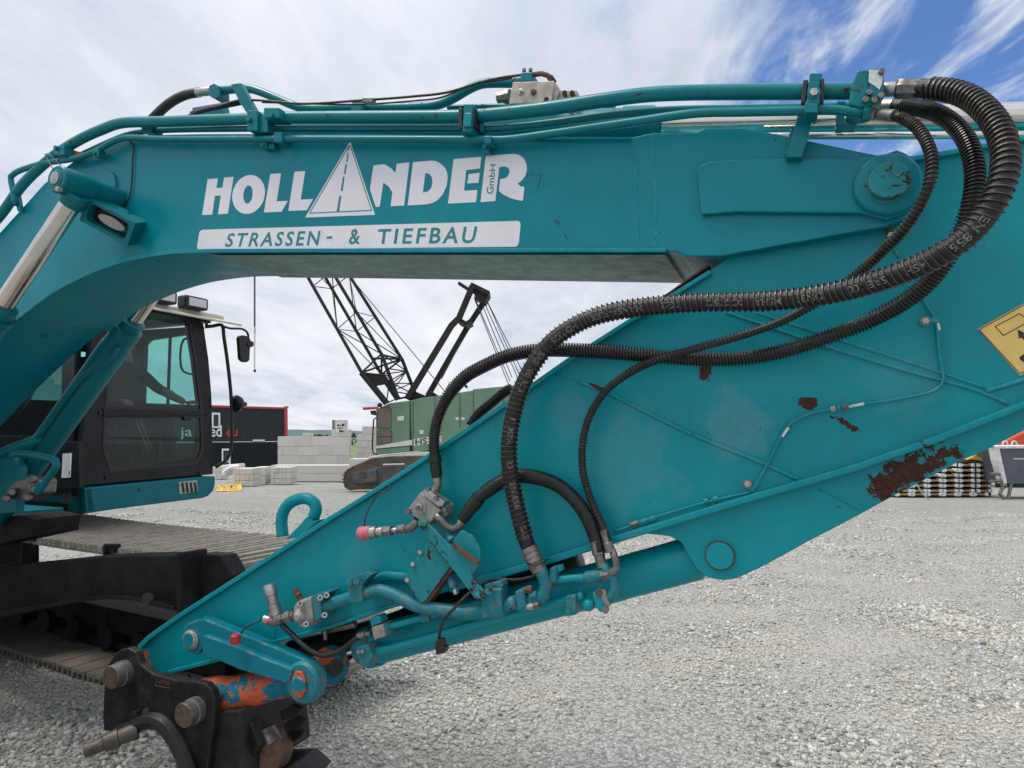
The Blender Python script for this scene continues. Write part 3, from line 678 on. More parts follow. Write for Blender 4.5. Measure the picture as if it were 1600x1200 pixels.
pipe('cable', [(410, 160, .22, 3), (560, 163, .22, 3), (640, 158, .22, 3), (690, 152, .22, 3), (735, 134, .22, 3), (800, 122, .22, 3)], m_wire)
pipe('cable_bundle', [(300, 178, .22, 9), (325, 170, .22, 10), (350, 165, .22, 9), (375, 160, .22, 8)], m_plastic)
# arm cylinder on top of the boom
arm = bpy.data.objects.new('arm_cylinder', None); C.objects.link(arm); place(arm, EX, P(1000, 195, .22))
a0, a1 = P(1010, 197, .22), P(1760, 181, .22); ad = (a1-a0).normalized()
cyl('piston_rod', a0, a1, .047, m_chrome, arm, seg=40)
lathe('barrel', a0+ad*.06, a0-ad*1.75, [(0, .055), (.02, .072), (.08, .072), (.081, .066), (1, .066)], m_pipe, arm, 32)
cyl('rod_line', P(1180, 213, .12), P(1640, 211, .12), .012, m_chrome, arm)
# clamps
def clamp(x0, y0, x1, y1, n0, th, mat=m_pipe, parent=None, bv=.003, name='pipe_clamp', sk=0):
    return slab(name, [(x0+sk, y0), (x1+sk, y0), (x1, y1), (x0, y1)], n0, th, mat, parent or EX, bevel=bv)
cl = clamp(386, 172, 402, 204, -.075, .06); bolt(P(391, 188, -.075), -NB, .012, .015, m_pipe, cl)
cl = clamp(404, 181, 418, 206, -.06, .05)
cl = clamp(412, 168, 436, 184, -.085, .075); bolt(P(426, 181, -.085), -NB, .010, .012, m_pipe, cl)
cl = clamp(428, 206, 440, 222, -.065, .05); clamp(408, 222, 416, 232, -.04, .04, parent=cl); bolt(P(412, 228, -.04), -NB, .009, .012, m_pipe, cl); clamp(416, 214, 428, 232, -.03, .03, parent=cl)
cl = clamp(722, 162, 736, 206, -.085, .09, sk=3); clamp(716, 168, 722, 200, -.075, .08, m_seal, cl); clamp(737, 168, 742, 198, -.075, .08, m_seal, cl); clamp(724, 176, 735, 198, -.095, .02, m_boom, cl, sk=2)
clamp(744, 192, 754, 206, -.03, .04)
cl = clamp(756, 212, 767, 224, -.066, .05); clamp(754, 222, 764, 239, -.03, .03, parent=cl); bolt(P(759, 230, -.03), -NB, .009, .012, m_pipe, cl)
cl = clamp(548, 158, 564, 174, .29, .1, sk=2)
clamp(566, 152, 582, 160, .18, .03, m_steel)
cl = clamp(84, 228, 100, 242, -.07, .07); bolt(P(90, 232, -.07), -NB, .011, .015, m_pipe, cl); slab('pipe_bracket', [(96, 232), (130, 238), (120, 250), (98, 246)], -.02, .03, m_orange, cl)
cl = clamp(145, 232, 154, 244, -.055, .04); bolt(P(149, 240, -.055), -NB, .008, .01, m_pipe, cl)
slab('pipe_bracket', [(360, 131), (376, 129), (402, 178), (390, 184), (374, 160)], .18, .03, m_pipe, EX, bevel=.004)
slab('pipe_bracket', [(222, 196), (240, 196), (236, 206), (220, 206)], .0, .06, m_pipe, EX)
slab('pipe_bracket', [(300, 168), (345, 160), (352, 185), (300, 186)], .26, .05, m_pipe, EX, bevel=.004)
slab('pipe_bracket', [(20, 300), (26, 298), (32, 330), (27, 330)], -.03, .02, m_pipe, EX)
# front clamp tower
tw = slab('pipe_support', [(1247, 176), (1270, 176), (1262, 215), (1254, 246), (1228, 246), (1240, 205)], -.055, .055, m_pipe, EX, bevel=.003)
v, f = g_tube([P(1229+k*.42, 243-k*1.7, -.03) + UB*(.002*math.sin(k*1.9)) for k in range(26)], .007, 8); put('weld_seam', v, f, m_pipe, tw, True)
clamp(1264, 114, 1284, 127, -.10, .09, parent=tw, sk=1); clamp(1261, 136, 1281, 161, -.145, .06, parent=tw, sk=1); clamp(1257, 160, 1278, 176, -.150, .07, parent=tw, sk=1)
clamp(1251, 124, 1259, 162, -.10, .09, m_seal, tw, sk=4); clamp(1281, 122, 1287, 160, -.10, .09, m_seal, tw, sk=1)
clamp(1263, 126, 1281, 137, -.11, .08, parent=tw); bolt(P(1272, 146, -.145), -NB, .012, .012, m_zinc, tw); bolt(P(1272, 146, -.145), -NB, .017, .004, m_pipe, tw, 'washer', 20)
sp2 = slab('pipe_support', [(1308, 158), (1322, 158), (1318, 196), (1306, 196)], .0, .06, m_pipe, EX); clamp(1316, 184, 1338, 195, .0, .06, m_worn, sp2)
# end flange with flaking white paint
fg = slab('pipe_flange', [(1340, 109), (1358, 108), (1360, 166), (1344, 168), (1326, 163), (1331, 129)], -.115, .12, m_pipe, EX, bevel=.005)
slab('flange_half', [(1358, 108), (1374, 109), (1382, 118), (1381, 150), (1372, 158), (1359, 166)], -.12, .12, m_pipe, fg, bevel=.005)
slab('white_paint', [(1358, 109), (1373, 110), (1380, 119), (1378, 131), (1374, 140), (1367, 134), (1357, 128)], -.122, .003, m_wpaint, fg, bevel=0)
for q in ((1377, 114), (1376, 152), (1366, 159), (1352, 158), (1358, 147)): bolt(P(q[0], q[1], -.12), -NB, .009, .014, m_steel, fg)
cyl('flange_neck', P(1378, 140, -.07), P(1406, 139, -.08), pw(11, 1390), m_zinc, fg, seg=28)

# valve block on the boom top
vb_ = bpy.data.objects.new('valve_block', None); C.objects.link(vb_); place(vb_, EX, P(840, 145, .18))
slab('manifold', [(801, 128), (866, 126), (862, 160), (795, 163)], .14, .12, m_alu, vb_, bevel=.003)
slab('side_step', [(866, 132), (874, 142), (868, 160), (862, 160), (866, 126)], .15, .1, m_alu, vb_)
slab('side_block', [(872, 141), (901, 141), (905, 158), (870, 160)], .16, .08, m_alu, vb_)
slab('clamp', [(815, 112), (831, 112), (831, 127), (811, 127)], .18, .08, m_pipe, vb_, bevel=.004)
for x in (819, 829): bolt(P(x, 112, .2), ZU, .008, .012, m_steel, vb_, seg=10)
for x, y in ((814, 144), (834, 144)):
    cyl('plug', P(x, y, .14), P(x, y, .14)-NB*.006, .012, m_zinc if x < 820 else m_rust, vb_); cyl('hex_socket', P(x, y, .133), P(x, y, .133)-NB*.002, .005, m_ink, vb_, seg=6)
for x, y in ((882, 147), (894, 147)): lathe('cap_screw', P(x, y, .16), P(x, y-2, .13), [(0, .008), (.2, .010), (1, .009)], m_rust, vb_, 14)
lathe('fitting', P(797, 151, .19), P(778, 153, .19), [(0, .03), (.3, .03), (.32, .026), (.5, .026), (.52, .022), (1, .022)], m_steel, vb_, 8)
lathe('fitting', P(853, 158, .13), P(854, 155, .10), [(0, .01), (1, .009)], m_rust, vb_, 12)
tube('hose', [P(x, y, .2) for x, y in ((832, 117), (846, 115), (856, 118), (862, 127))], .010, m_rust, vb_, 10)
# extra pipe behind the block
pipe('boom_pipe', [(700, 168, .4, 9), (800, 166, .4, 9), (960, 166, .3, 9)], m_pipe)

# ---- stick (arm)
st_px = [(214, 1012), (230, 995), (275, 962), (317, 937), (370, 901), (512, 808), (620, 741), (782, 632), (889, 558), (982, 498), (1045, 461), (1100, 428), (1180, 372), (1290, 300), (1330, 262), (1380, 250), (1420, 247), (1492, 233), (1600, 212), (1700, 196), (1760, 205), (1780, 250), (1740, 420), (1690, 590), (1600, 634),
         (1340, 732), (1130, 793), (965, 843), (860, 876), (762, 904), (605, 950), (505, 984), (405, 1011), (337, 1032), (262, 1051), (240, 1056), (222, 1040)]
WS = .34
stick = slab('stick', st_px, NS, WS, m_stick, EX, bevel=.004)
def band(name, line, w0, n0, thick, mat, parent, bevel=.003):
    up = []; dn = []
    for i, (x, y) in enumerate(line):
        a = Vector(line[max(0, i-1)]); b_ = Vector(line[min(len(line)-1, i+1)]); d_ = (b_-a).normalized(); q = Vector((-d_.y, d_.x))*w0/2
        up.append((x+q.x, y+q.y)); dn.append((x-q.x, y-q.y))
    return slab(name, up+dn[::-1], n0, thick, mat, parent, bevel=bevel)
band('top_plate', [(216, 1012), (232, 996), (277, 964), (372, 903), (514, 811), (622, 744), (784, 635), (890, 561), (984, 501), (1046, 464), (1110, 424)], 7, NS-.022, WS+.044, m_stick, stick)
band('rusty_edge', [(982, 496), (1045, 458), (1108, 413)], 3.5, NS-.010, WS+.02, m_rust, stick)
band('top_plate', [(1400, 250), (1440, 245), (1492, 236), (1600, 215), (1700, 199)], 8, NS-.02, WS+.04, m_stick, stick)
band('bottom_plate', [(700, 921), (762, 903), (860, 875), (965, 842), (1130, 791), (1340, 730), (1470, 684), (1600, 633), (1690, 594)], 12, NS-.026, WS+.052, m_stick, stick, .006)
band('bottom_plate', [(262, 1051), (337, 1032), (405, 1010), (505, 983), (605, 950), (700, 921)], 6, NS-.02, WS+.04, m_stick, stick)
# weld beads showing the inner stiffeners
def bead(line, r=.006, n=NS, parent=None, mat=m_stick):
    path = spline([P(x, y, n) for x, y in line], .012)
    rr = [r*(1+.10*math.sin(i*2.1)) for i in range(len(path))]
    v, f = g_tube(path, rr, 8); return put('weld_seam', v, f, mat, parent or stick, True)
bead([(905, 597), (945, 612), (1072, 674), (1195, 725), (1250, 750)], .0075)
bead([(868, 585), (905, 597)], .003)
bead([(1135, 488), (1200, 510), (1290, 541), (1400, 575), (1530, 612), (1575, 631)], .0055)
bead([(1180, 488), (1312, 531), (1465, 581), (1538, 606)], .004)
bead([(1540, 611), (1570, 603), (1640, 580)], .007)
bead([(329, 962), (331, 1010), (330, 1028)], .003); bead([(422, 900), (430, 975), (430, 998)], .003)
# cylinder bracket below the stick
br_px = [(1000, 833), (1046, 838), (1064, 847), (1076, 868), (1088, 889), (1106, 903), (1130, 907), (1151, 904), (1190, 886), (1265, 845), (1340, 806), (1390, 778), (1450, 747), (1495, 723), (1537, 705), (1600, 673), (1700, 622), (1700, 590), (1600, 630), (1340, 727), (1130, 788)]
brk = slab('cylinder_bracket', br_px, NS+.004, .025, m_stick, stick, bevel=.004)
slab('cylinder_bracket', br_px, NS+WS-.03, .025, m_stick, stick, bevel=.004)
bead([(1280, 765), (1310, 778), (1345, 796)], .0035, NS+.004)
pc2 = P(1125, 868, NS)
lathe('pin_ring', pc2, pc2-NB*.006, [(0, pw(23, 1125)), (1, pw(23, 1125))], m_rust, stick, 36)
lathe('bracket_pin', pc2, pc2-NB*.012, [(0, pw(21, 1125)), (.8, pw(21, 1125)), (1, pw(20, 1125))], m_stick, stick, 36)
# yellow warning decal
wd = slab('warning_decal', [(1528, 514), (1640, 452), (1706, 524), (1594, 587)], NS-.0015, .0015, m_decal, stick, bevel=0)
def sl(p_, q, w_=1.3, nn_=NS-.0022):
    a, b_ = Vector(p_), Vector(q); d_ = (b_-a).normalized(); z = Vector((-d_.y, d_.x))*w_/2
    slab('print_line', [tuple(a+z), tuple(b_+z), tuple(b_-z), tuple(a-z)], nn_, .0006, m_ink, wd_p, bevel=0)
wd_p = stick
for a, b_ in (((1530, 515), (1640, 454)), ((1530, 515), (1594, 584)), ((1594, 584), (1704, 524)), ((1555, 510), (1593, 490)), ((1555, 510), (1568, 524)), ((1568, 524), (1640, 485)), ((1593, 490), (1600, 495))): sl(a, b_)
slab('print_arrow', [(1590, 515), (1603, 521), (1599, 523), (1606, 531), (1603, 533), (1595, 527), (1592, 530)], NS-.0022, .0006, m_ink, stick, bevel=0)
slab('print_figure', [(1593, 558), (1600, 553), (1612, 552), (1614, 562), (1600, 566), (1594, 562)], NS-.0022, .0006, m_ink, stick, bevel=0)
# thin grease line with couplings
gl = tube('grease_line', [P(x, y, NS-.012) for x, y in ((1440, 462), (1449, 478), (1462, 500), (1465, 520), (1469, 560), (1474, 590), (1470, 602), (1455, 612), (1420, 620), (1380, 627), (1310, 637), (1262, 648), (1240, 658), (1227, 670), (1215, 692), (1202, 720), (1188, 745), (1180, 760), (1172, 768), (1140, 776), (1110, 783), (1070, 794), (1030, 806), (1000, 817), (960, 830))], .0042, m_stick, EX, 8, .01)
for (x, y, xx, yy2, m2) in ((1297, 640, 1306, 638, m_zinc), (1307, 638, 1314, 637, m_stick), (1315, 637, 1325, 635, m_steel), (1100, 783, 1107, 781, m_stick), (1114, 780, 1122, 778, m_stick), (984, 820, 998, 816, m_steel), (999, 816, 1012, 812, m_stick), (1012, 812, 1024, 808, m_stick)):
    lathe('coupling', P(x, y, NS-.012), P(xx, yy2, NS-.012), [(0, .007), (.1, .009), (.9, .009), (1, .007)], m2, gl, 6)
for (x, y, xx, yy2) in ((1326, 635, 1350, 631), (1232, 668, 1222, 682), (1465, 505, 1467, 516)):
    cyl('bare_section', P(x, y, NS-.012), P(xx, yy2, NS-.012), .0046, m_wpaint, gl, seg=8, bevel=0)
for (x, y, tx, ty) in ((1446, 502, 1466, 498), (1168, 756, 1178, 766)):
    band_ = slab('line_bracket', [(x-4, y-3), (tx, ty-4), (tx+1, ty+4), (x-2, y+5)], NS-.018, .006, m_stick, gl)
    bolt(P(x, y, NS-.018), -NB, .010, .008, m_zinc, gl); bolt(P(x, y, NS-.018), -NB, .014, .002, m_steel, gl, 'washer', 20)
# zip fitting under boom tip
bolt(P(1391, 372, NS), -NB, .012, .03, m_zinc, stick); slab('tab', [(1385, 352), (1394, 352), (1396, 368), (1388, 370)], NS-.02, .02, m_rust, stick)
tube('grease_line', [P(x, y, NS-.01) for x, y in ((1392, 375), (1398, 390), (1405, 402))], .004, m_stick, EX, 8)
# lifting eye (hook) on top of the stick
hk = [(442, 838), (440, 815), (443, 800), (452, 787), (466, 780), (480, 779), (491, 786), (494, 797), (490, 808)]
hv_, hf_ = g_tube(spline([P(x, y, .16) for x, y in hk], .006), .025, 14); hook = put('lifting_eye', hv_, hf_, m_stick, EX, True)
slab('eye_base', [(446, 842), (466, 822), (478, 808), (490, 805), (488, 814), (500, 812), (470, 838)], .14, .05, m_stick, hook, bevel=.004)
# nose of the stick
q0 = P(228, 1035, NS)
lathe('nose_ring', P(224, 1034, NS-.02), P(224, 1034, NS+.06), [(0, .045), (.5, .055), (1, .055)], m_orange, stick, 24)

# ---- bucket cylinder beneath the stick
bcyl = bpy.data.objects.new('bucket_cylinder', None); C.objects.link(bcyl); place(bcyl, EX, P(1125, 868, .2))
NCY = .15
b0 = P(1100, 868, NCY); b1 = P(585, 1008, NCY); bd = (b1-b0).normalized(); L = (b1-b0).length
lathe('barrel', b0, b1, [(0, .05), (.02, .073), (.215, .073), (.216, .070), (.222, .070), (.223, .075), (1, .075)], m_stick, bcyl, 40)
lathe('gland', b1-bd*.02, b1+bd*.07, [(0, .082), (.6, .082), (.62, .06), (1, .06)], m_dirty, bcyl, 32)
cyl('piston_rod', b1, P(516, 1040, NCY), .04, m_chrome, bcyl, seg=28)
lathe('rod_end', P(516, 1040, NCY-.09), P(516, 1040, NCY+.09), [(0, .05), (.1, .075), (.9, .075), (1, .05)], m_orange, bcyl, 32)
cyl('rod_pin', P(524, 1043, NCY-.11), P(524, 1043, NCY+.1), .03, m_black, bcyl)

# ---- hoses ----------------------------------------------------------
def hose(pts, r_h, r_c, pitch, wire, guard, name='hydraulic_hose', cov=(0, 1), rseg=18, cmat=None, body=m_rubber, step=.012):
    path = spline([P(x, y, n) for x, y, n in pts], step); v, f = g_tube(path, r_h, rseg)
    h = put(name, v, f, body, EX, True)
    if guard:
        Ls = [0]
        for i in range(1, len(path)): Ls.append(Ls[-1]+(path[i]-path[i-1]).length)
        tot = Ls[-1]; tg, fr = frames(path); spt = 18; s0, s1 = cov[0]*tot, cov[1]*tot
        nt_ = int((s1-s0)/pitch*spt); hv = []; hf = []; k = 0
        jit = random.uniform(0, 9)
        for i in range(nt_+1):
            s = s0+(s1-s0)*i/nt_ + pitch*.28*noise.noise(Vector((i/nt_*14+jit, 0, 0)))
            s = min(max(s, s0), s1)
            while k < len(Ls)-2 and Ls[k+1] < s: k += 1
            while k > 0 and Ls[k] > s: k -= 1
            t = (s-Ls[k])/max(1e-6, Ls[k+1]-Ls[k]); c = path[k].lerp(path[k+1], t); a, b_ = fr[k]; T_ = tg[k]
            ang = 2*math.pi*i/spt; rad = a*math.cos(ang)+b_*math.sin(ang)
            for (du, dr) in ((-wire[0], -wire[1]), (wire[0], -wire[1]), (wire[0]*.7, wire[1]), (-wire[0]*.7, wire[1])):
                hv.append(c + rad*(r_c+dr) + T_*du)
        for i in range(nt_):
            for q in range(4): j = (q+1) % 4; hf.append((i*4+q, i*4+j, i*4+4+j, i*4+4+q))
        g = put('spring_guard', hv, hf, cmat or m_guard, h, False)
    return h, path
def hose_print(h, path, body, s_start, height, r, ang0=0.0, flip=True, off=.0):
    v, f, (x0, x1, y0, y1) = text_mesh(body, off)
    Ls = [0]
    for i in range(1, len(path)): Ls.append(Ls[-1]+(path[i]-path[i-1]).length)
    k_ = height/.70; out = []
    tot = Ls[-1]
    for a, b_ in v:
        s = s_start + (a-x0)*k_*1.05
        s = min(s, tot-.01); k = min(max(0, int(np.searchsorted(Ls, s))-1), len(path)-2)
        t = (s-Ls[k])/(Ls[k+1]-Ls[k]); c = path[k].lerp(path[k+1], t); T_ = (path[min(k+2, len(path)-1)]-path[max(k-1, 0)]).normalized()
        view = (O - c); view = (view - T_*view.dot(T_)).normalized(); side = T_.cross(view)      # side: across
        sg = 1 if flip else -1
        ang = ang0 + sg*(b_-.35)*k_/r
        out.append(c + view*(r*math.cos(ang)) + side*(-r*math.sin(ang)))
    return put('hose_print', out, f, m_print, h)
H1 = [(1400, 139, -.08), (1430, 138, -.09), (1480, 141, -.14), (1512, 151, -.19), (1545, 178, -.26), (1566, 215, -.32), (1571, 258, -.36), (1560, 302, -.37), (1536, 343, -.36), (1500, 378, -.34), (1450, 408, -.30), (1400, 429, -.26), (1340, 448, -.21), (1280, 461, -.17), (1200, 470, -.13), (1100, 472, -.11), (1000, 480, -.10), (940, 491, -.09), (900, 507, -.09), (860, 535, -.09), (827, 580, -.09), (806, 630, -.09), (795, 690, -.08), (797, 740, -.07), (808, 795, -.05), (822, 845, -.03), (832, 868, -.02)]
h1, p1 = hose(H1, .0262, .0295, .0165, (.0016, .0022), True, cov=(.03, .975))
pos_ = .66
for word in ('EN 856', '4SH', 'SAE 100', 'DN31', 'MSHA', 'IC-215/2', '1G:2', 'HANSA-FLEX', 'HD732S', 'SAE 100 R15', '31 MPA', '23', 'EN 856', 'SAE', '100'):
    hose_print(h1, p1, word, pos_, .0200, .0272, .12, True, .008); pos_ += .0200/.7*1.05*(len(word)*.62+1.3)
lathe('ferrule', P(1402, 139, -.08), P(1438, 138, -.095), [(0, .026), (.1, .029), (.45, .029), (.5, .027), (1, .027)], m_steel, h1, 8)
lathe('ferrule', P(826, 855, -.03), P(843, 893, -.03), [(0, .030), (.2, .031), (.22, .0285), (.4, .031), (.42, .0285), (.6, .031), (.62, .0285), (.8, .028), (1, .026)], m_steel, h1, 24)
tube('cable_tie', [P(823, 880, -.062), P(836, 884, -.068), P(848, 878, -.06), P(856, 873, -.04)], .003, m_plastic, h1, 6)
H2 = [(1374, 166, .08), (1400, 165, .05), (1430, 168, .0), (1462, 176, -.06), (1492, 196, -.12), (1513, 225, -.17), (1523, 262, -.20), (1522, 300, -.21), (1510, 345, -.20), (1490, 385, -.17), (1465, 425, -.14), (1425, 463, -.10), (1360, 500, -.05), (1300, 524, -.03), (1240, 544, -.02), (1180, 557, -.01), (1120, 561, -.005), (1060, 559, -.005), (1000, 554, -.01), (940, 549, -.01), (892, 547, -.01), (835, 548, -.01), (790, 557, -.01), (758, 571, -.01), (725, 590, -.01), (698, 622, -.01), (682, 660, -.01), (678, 700, -.01), (681, 722, -.01)]
h2, p2 = hose(H2, .0185, .0222, .0098, (.0018, .0026), True, cov=(.03, .985), cmat=m_guardb)
lathe('ferrule', P(1370, 167, .08), P(1396, 166, .055), [(0, .014), (.3, .014), (.32, .022), (1, .022)], m_zinc, h2, 20)
lathe('ferrule', P(679, 712, -.01), P(683, 746, -.01), [(0, .024), (.3, .024), (.32, .021), (.8, .021), (1, .018)], m_plastic, h2, 24)
tube('elbow', [P(682, 740, -.01), P(684, 757, -.01), P(679, 768, -.02), P(668, 776, -.03)], .0165, m_steel, h2, 16)
H3 = [(1360, 178, -.10), (1378, 179, -.11), (1405, 183, -.16), (1430, 197, -.22), (1448, 222, -.27), (1456, 250, -.30), (1453, 285, -.31), (1438, 320, -.29), (1414, 356, -.25), (1384, 387, -.20), (1345, 424, -.13), (1300, 457, -.08), (1249, 488, -.05), (1210, 507, -.04), (1150, 527, -.05), (1100, 541, -.06), (1060, 552, -.06), (1030, 560, -.055), (985, 581, -.03), (946, 611, -.02), (922, 648, -.01), (911, 688, -.01), (910, 730, -.01), (918, 765, -.01), (930, 797, -.01), (945, 830, -.02), (953, 852, -.02)]
h3, p3 = hose(H3, .0115, .0140, .0115, (.0010, .0018), True, cov=(.05, .955))
lathe('hex_fitting', P(1348, 178, -.10), P(1360, 178, -.10), [(0, .021), (1, .021)], m_pipe, h3, 6)
lathe('hex_fitting', P(1360, 178, -.10), P(1374, 179, -.105), [(0, .016), (.6, .017), (.62, .011), (1, .011)], m_steel, h3, 6)
lathe('ferrule', P(1372, 179, -.105), P(1398, 181, -.15), [(0, .012), (.2, .0165), (1, .0165)], m_steel, h3, 18)
lathe('ferrule', P(943, 828, -.02), P(954, 862, -.02), [(0, .014), (.55, .014), (.58, .0165), (1, .0165)], m_steel, h3, 16)
H4 = [(727, 806, -.02), (738, 788, -.02), (760, 768, -.02), (785, 752, -.015), (812, 744, -.01), (838, 746, -.01), (870, 757, -.01), (895, 777, -.01), (914, 802, -.01), (928, 833, -.01), (937, 862, -.01)]
h4, p4 = hose(H4, .0225, .0240, .0066, (.0016, .0014), True, cov=(.17, .93), cmat=m_guardb, body=m_rubber)
lathe('sleeve', P(722, 812, -.02), P(748, 778, -.02), [(0, .019), (.1, .0225), (.6, .0235), (.62, .026), (1, .026)], m_plastic, h4, 24)
tube('elbow', [P(726, 808, -.02), P(718, 822, -.02), P(709, 827, -.02), P(699, 822, -.03), P(689, 812, -.04), P(680, 805, -.05)], .0155, m_steel, h4, 16)
lathe('ferrule', P(931, 845, -.01), P(941, 886, -.01), [(0, .023), (.5, .022), (.55, .018), (1, .017)], m_steel, h4, 20)
hose([(800, 606, .42), (785, 615, .42), (765, 632, .42), (746, 648, .42), (735, 664, .42)], .018, .021, .009, (.0016, .0022), True, cmat=m_guardb)
# short hose low left
hose([(440, 975, -.03), (455, 990, -.03), (478, 1011, -.03), (505, 1024, -.03), (535, 1014, -.02), (556, 998, -.01), (572, 990, 0)], .0105, 0, 1, (0, 0), False)
# cable with connector
ca, _ = hose([(850, 892, .0), (838, 899, .0), (807, 906, .0), (775, 905, -.01), (750, 914, -.04), (732, 928, -.07), (712, 948, -.09), (696, 966, -.10), (688, 985, -.10), (686, 1000, -.10)], .0055, 0, 1, (0, 0), False, name='cable')
slab('connector', [(681, 1000), (690, 999), (692, 1010), (696, 1012), (695, 1020), (682, 1024), (679, 1012)], -.115, .03, m_plastic, ca, bevel=.003)

# ---- valve, lever plate and fittings on the stick
vv = bpy.data.objects.new('shutoff_valve', None); C.objects.link(vv); place(vv, EX, P(660, 795, -.03))
slab('valve_body', [(657, 769), (688, 797), (668, 822), (635, 798)], -.055, .085, m_cast, vv, bevel=.004)
slab('valve_flank', [(688, 797), (657, 769), (664, 764), (700, 790), (697, 806), (678, 816)], -.03, .06, m_cast, vv, bevel=.004)
slab('flange', [(662, 768), (670, 766), (694, 784), (692, 791), (684, 792), (662, 775)], -.06, .05, m_zinc, vv, bevel=.003)
q = P(657, 792, -.055); lathe('spindle', q, q-NB*.016, [(0, .025), (.25, .025), (.27, .013), (.8, .013), (1, .010)], m_cast, vv, 24); bolt(q-NB*.014, -NB, .007, .012, m_steel, vv)
bolt(P(640, 799, -.055), -NB, .011, .018, m_steel, vv)
bolt(P(672, 765, -.04), -NB, .009, .02, m_steel, vv); bolt(P(684, 778, -.05), -NB, .010, .02, m_steel, vv); bolt(P(697, 795, -.03), -NB, .010, .015, m_steel, vv)
q0, q1 = P(632, 826, -.03), P(650, 815, -.03)
tube('elbow', [P(632, 826, -.03), P(641, 825, -.03), P(648, 819, -.03), P(653, 812, -.03)], .0165, m_steel, vv, 14)
lathe('nut', P(634, 826, -.03), P(621, 828, -.03), [(0, .019), (.8, .020), (1, .016)], m_steel, vv, 6)
cyl('neck', P(621, 828, -.03), P(611, 829, -.03), .010, m_zinc, vv)
lathe('nut', P(612, 829, -.03), P(600, 830, -.03), [(0, .019), (.9, .020), (1, .017)], m_steel, vv, 6)
lathe('coupler', P(600, 830, -.03), P(579, 832, -.03), [(0, .019), (.3, .019), (.32, .016), (.5, .016), (.52, .0225), (1, .0225)], m_zinc, vv, 24)
lathe('dust_cap', P(580, 832, -.03), P(562, 834, -.03), [(0, .0245), (.7, .026), (.9, .0265), (1, .023)], m_pink, vv, 24)
tube('cap_wire', [P(x, y, -.03) for x, y in ((569, 822), (571, 808), (578, 792), (590, 773), (596, 769), (604, 768), (609, 763), (608, 758), (604, 758))], .0028, m_wire, vv, 6, .008)
lp = bpy.data.objects.new('lever_linkage', None); C.objects.link(lp); place(lp, EX, P(700, 880, -.04))
slab('cover_plate', [(671, 845), (703, 885), (664, 939), (659, 941), (655, 939), (632, 905), (633, 899)], -.055, .008, m_worn, lp, bevel=.002)
slab('cover_side', [(703, 885), (664, 939), (668, 943), (708, 890)], -.045, .05, m_rust, lp)
slab('half_disc', [(707, 846), (719, 830), (723, 829), (738, 837), (747, 850), (751, 863), (750, 878), (744, 886)], -.052, .008, m_worn, lp, bevel=.002)
slab('lever', [(652, 819), (654, 812), (663, 812), (669, 818), (700, 850), (747, 883), (739, 897), (735, 896), (757, 926), (757, 936), (750, 941), (742, 936), (712, 895), (700, 882)], -.075, .014, m_worn, lp, bevel=.003)
slab('lever_edge', [(706, 849), (727, 862), (748, 878), (744, 883), (722, 868), (704, 854)], -.09, .014, m_rust, lp, bevel=.001)
for (x, y, m2, r) in ((660, 820, m_worn, .014), (750, 929, m_worn, .014), (764, 924, m_worn, .013)): lathe('pivot_bolt', P(x, y, -.075), P(x, y, -.098), [(0, r), (.8, r), (1, r*.8)], m2, lp, 18)
for (x, y) in ((655, 862), (644, 881), (635, 906)): cyl('spacer', P(x, y, -.03), P(x+1, y+1, -.07), .008, m_zinc, lp, seg=8)
cyl('spacer', P(707, 846, -.04), P(700, 838, -.02), .016, m_worn, lp)
lathe('adjuster', P(702, 898, -.02), P(714, 927, -.05), [(0, .013), (.4, .013), (.42, .016), (.65, .016), (.67, .008), (.85, .008), (.86, .010), (1, .010)], m_dirty, lp, 6)
cyl('bright_nut', P(710, 922, -.05), P(713, 928, -.05), .010, m_zinc, lp, seg=6)
# manifold with quick coupler, low left
mf = bpy.data.objects.new('manifold', None); C.objects.link(mf); place(mf, EX, P(474, 950, -.02))
slab('manifold_body', [(459, 945), (468, 938), (486, 932), (490, 968), (480, 980), (470, 982), (462, 974), (456, 962)], -.05, .09, m_cast, mf, bevel=.010)
q = P(468, 963, -.05); lathe('bulge', q+NB*.02, q-NB*.02, [(0, .032), (.5, .029), (.8, .02), (1, .010)], m_cast, mf, 20)
slab('flange', [(486, 932), (506, 924), (510, 927), (500, 936), (503, 965), (492, 972)], -.055, .09, m_dirty, mf, bevel=.004)
for (x, y) in ((500, 934), (510, 930), (507, 961), (469, 943), (478, 975)):
    lathe('cap_screw', P(x, y, -.05), P(x, y, -.075), [(0, .011), (1, .011)], m_zinc, mf, 14); cyl('hex_socket', P(x, y, -.0752), P(x, y, -.0765), .005, m_ink, mf, seg=6)
lathe('bleed_fitting', P(471, 938, -.03), P(461, 921, -.03), [(0, .011), (.4, .011), (.42, .015), (.75, .013), (.76, .014), (1, .013)], m_rust, mf, 10)
lathe('union', P(461, 960, -.03), P(440, 967, -.03), [(0, .018), (.2, .018), (.22, .024), (.6, .024), (.62, .019), (1, .019)], m_steel, mf, 6)
cyl('tee', P(443, 966, -.03), P(425, 972, -.03), .021, m_steel, mf)
lathe('quick_coupler', P(433, 966, -.03), P(420, 913, -.04), [(0, .019), (.1, .02), (.12, .024), (.38, .024), (.4, .020), (.42, .0215), (.68, .0215), (.7, .0255), (.95, .0255), (1, .022)], m_zinc, mf, 24)
lathe('coupling_tip', P(430, 972, -.03), P(413, 967, -.04), [(0, .014), (.2, .018), (.35, .018), (.37, .015), (.5, .015), (.52, .018), (1, .018)], m_zinc, mf, 20)
cyl('coupling_band', P(424, 971, -.032), P(419, 969, -.036), .0188, m_red, mf)
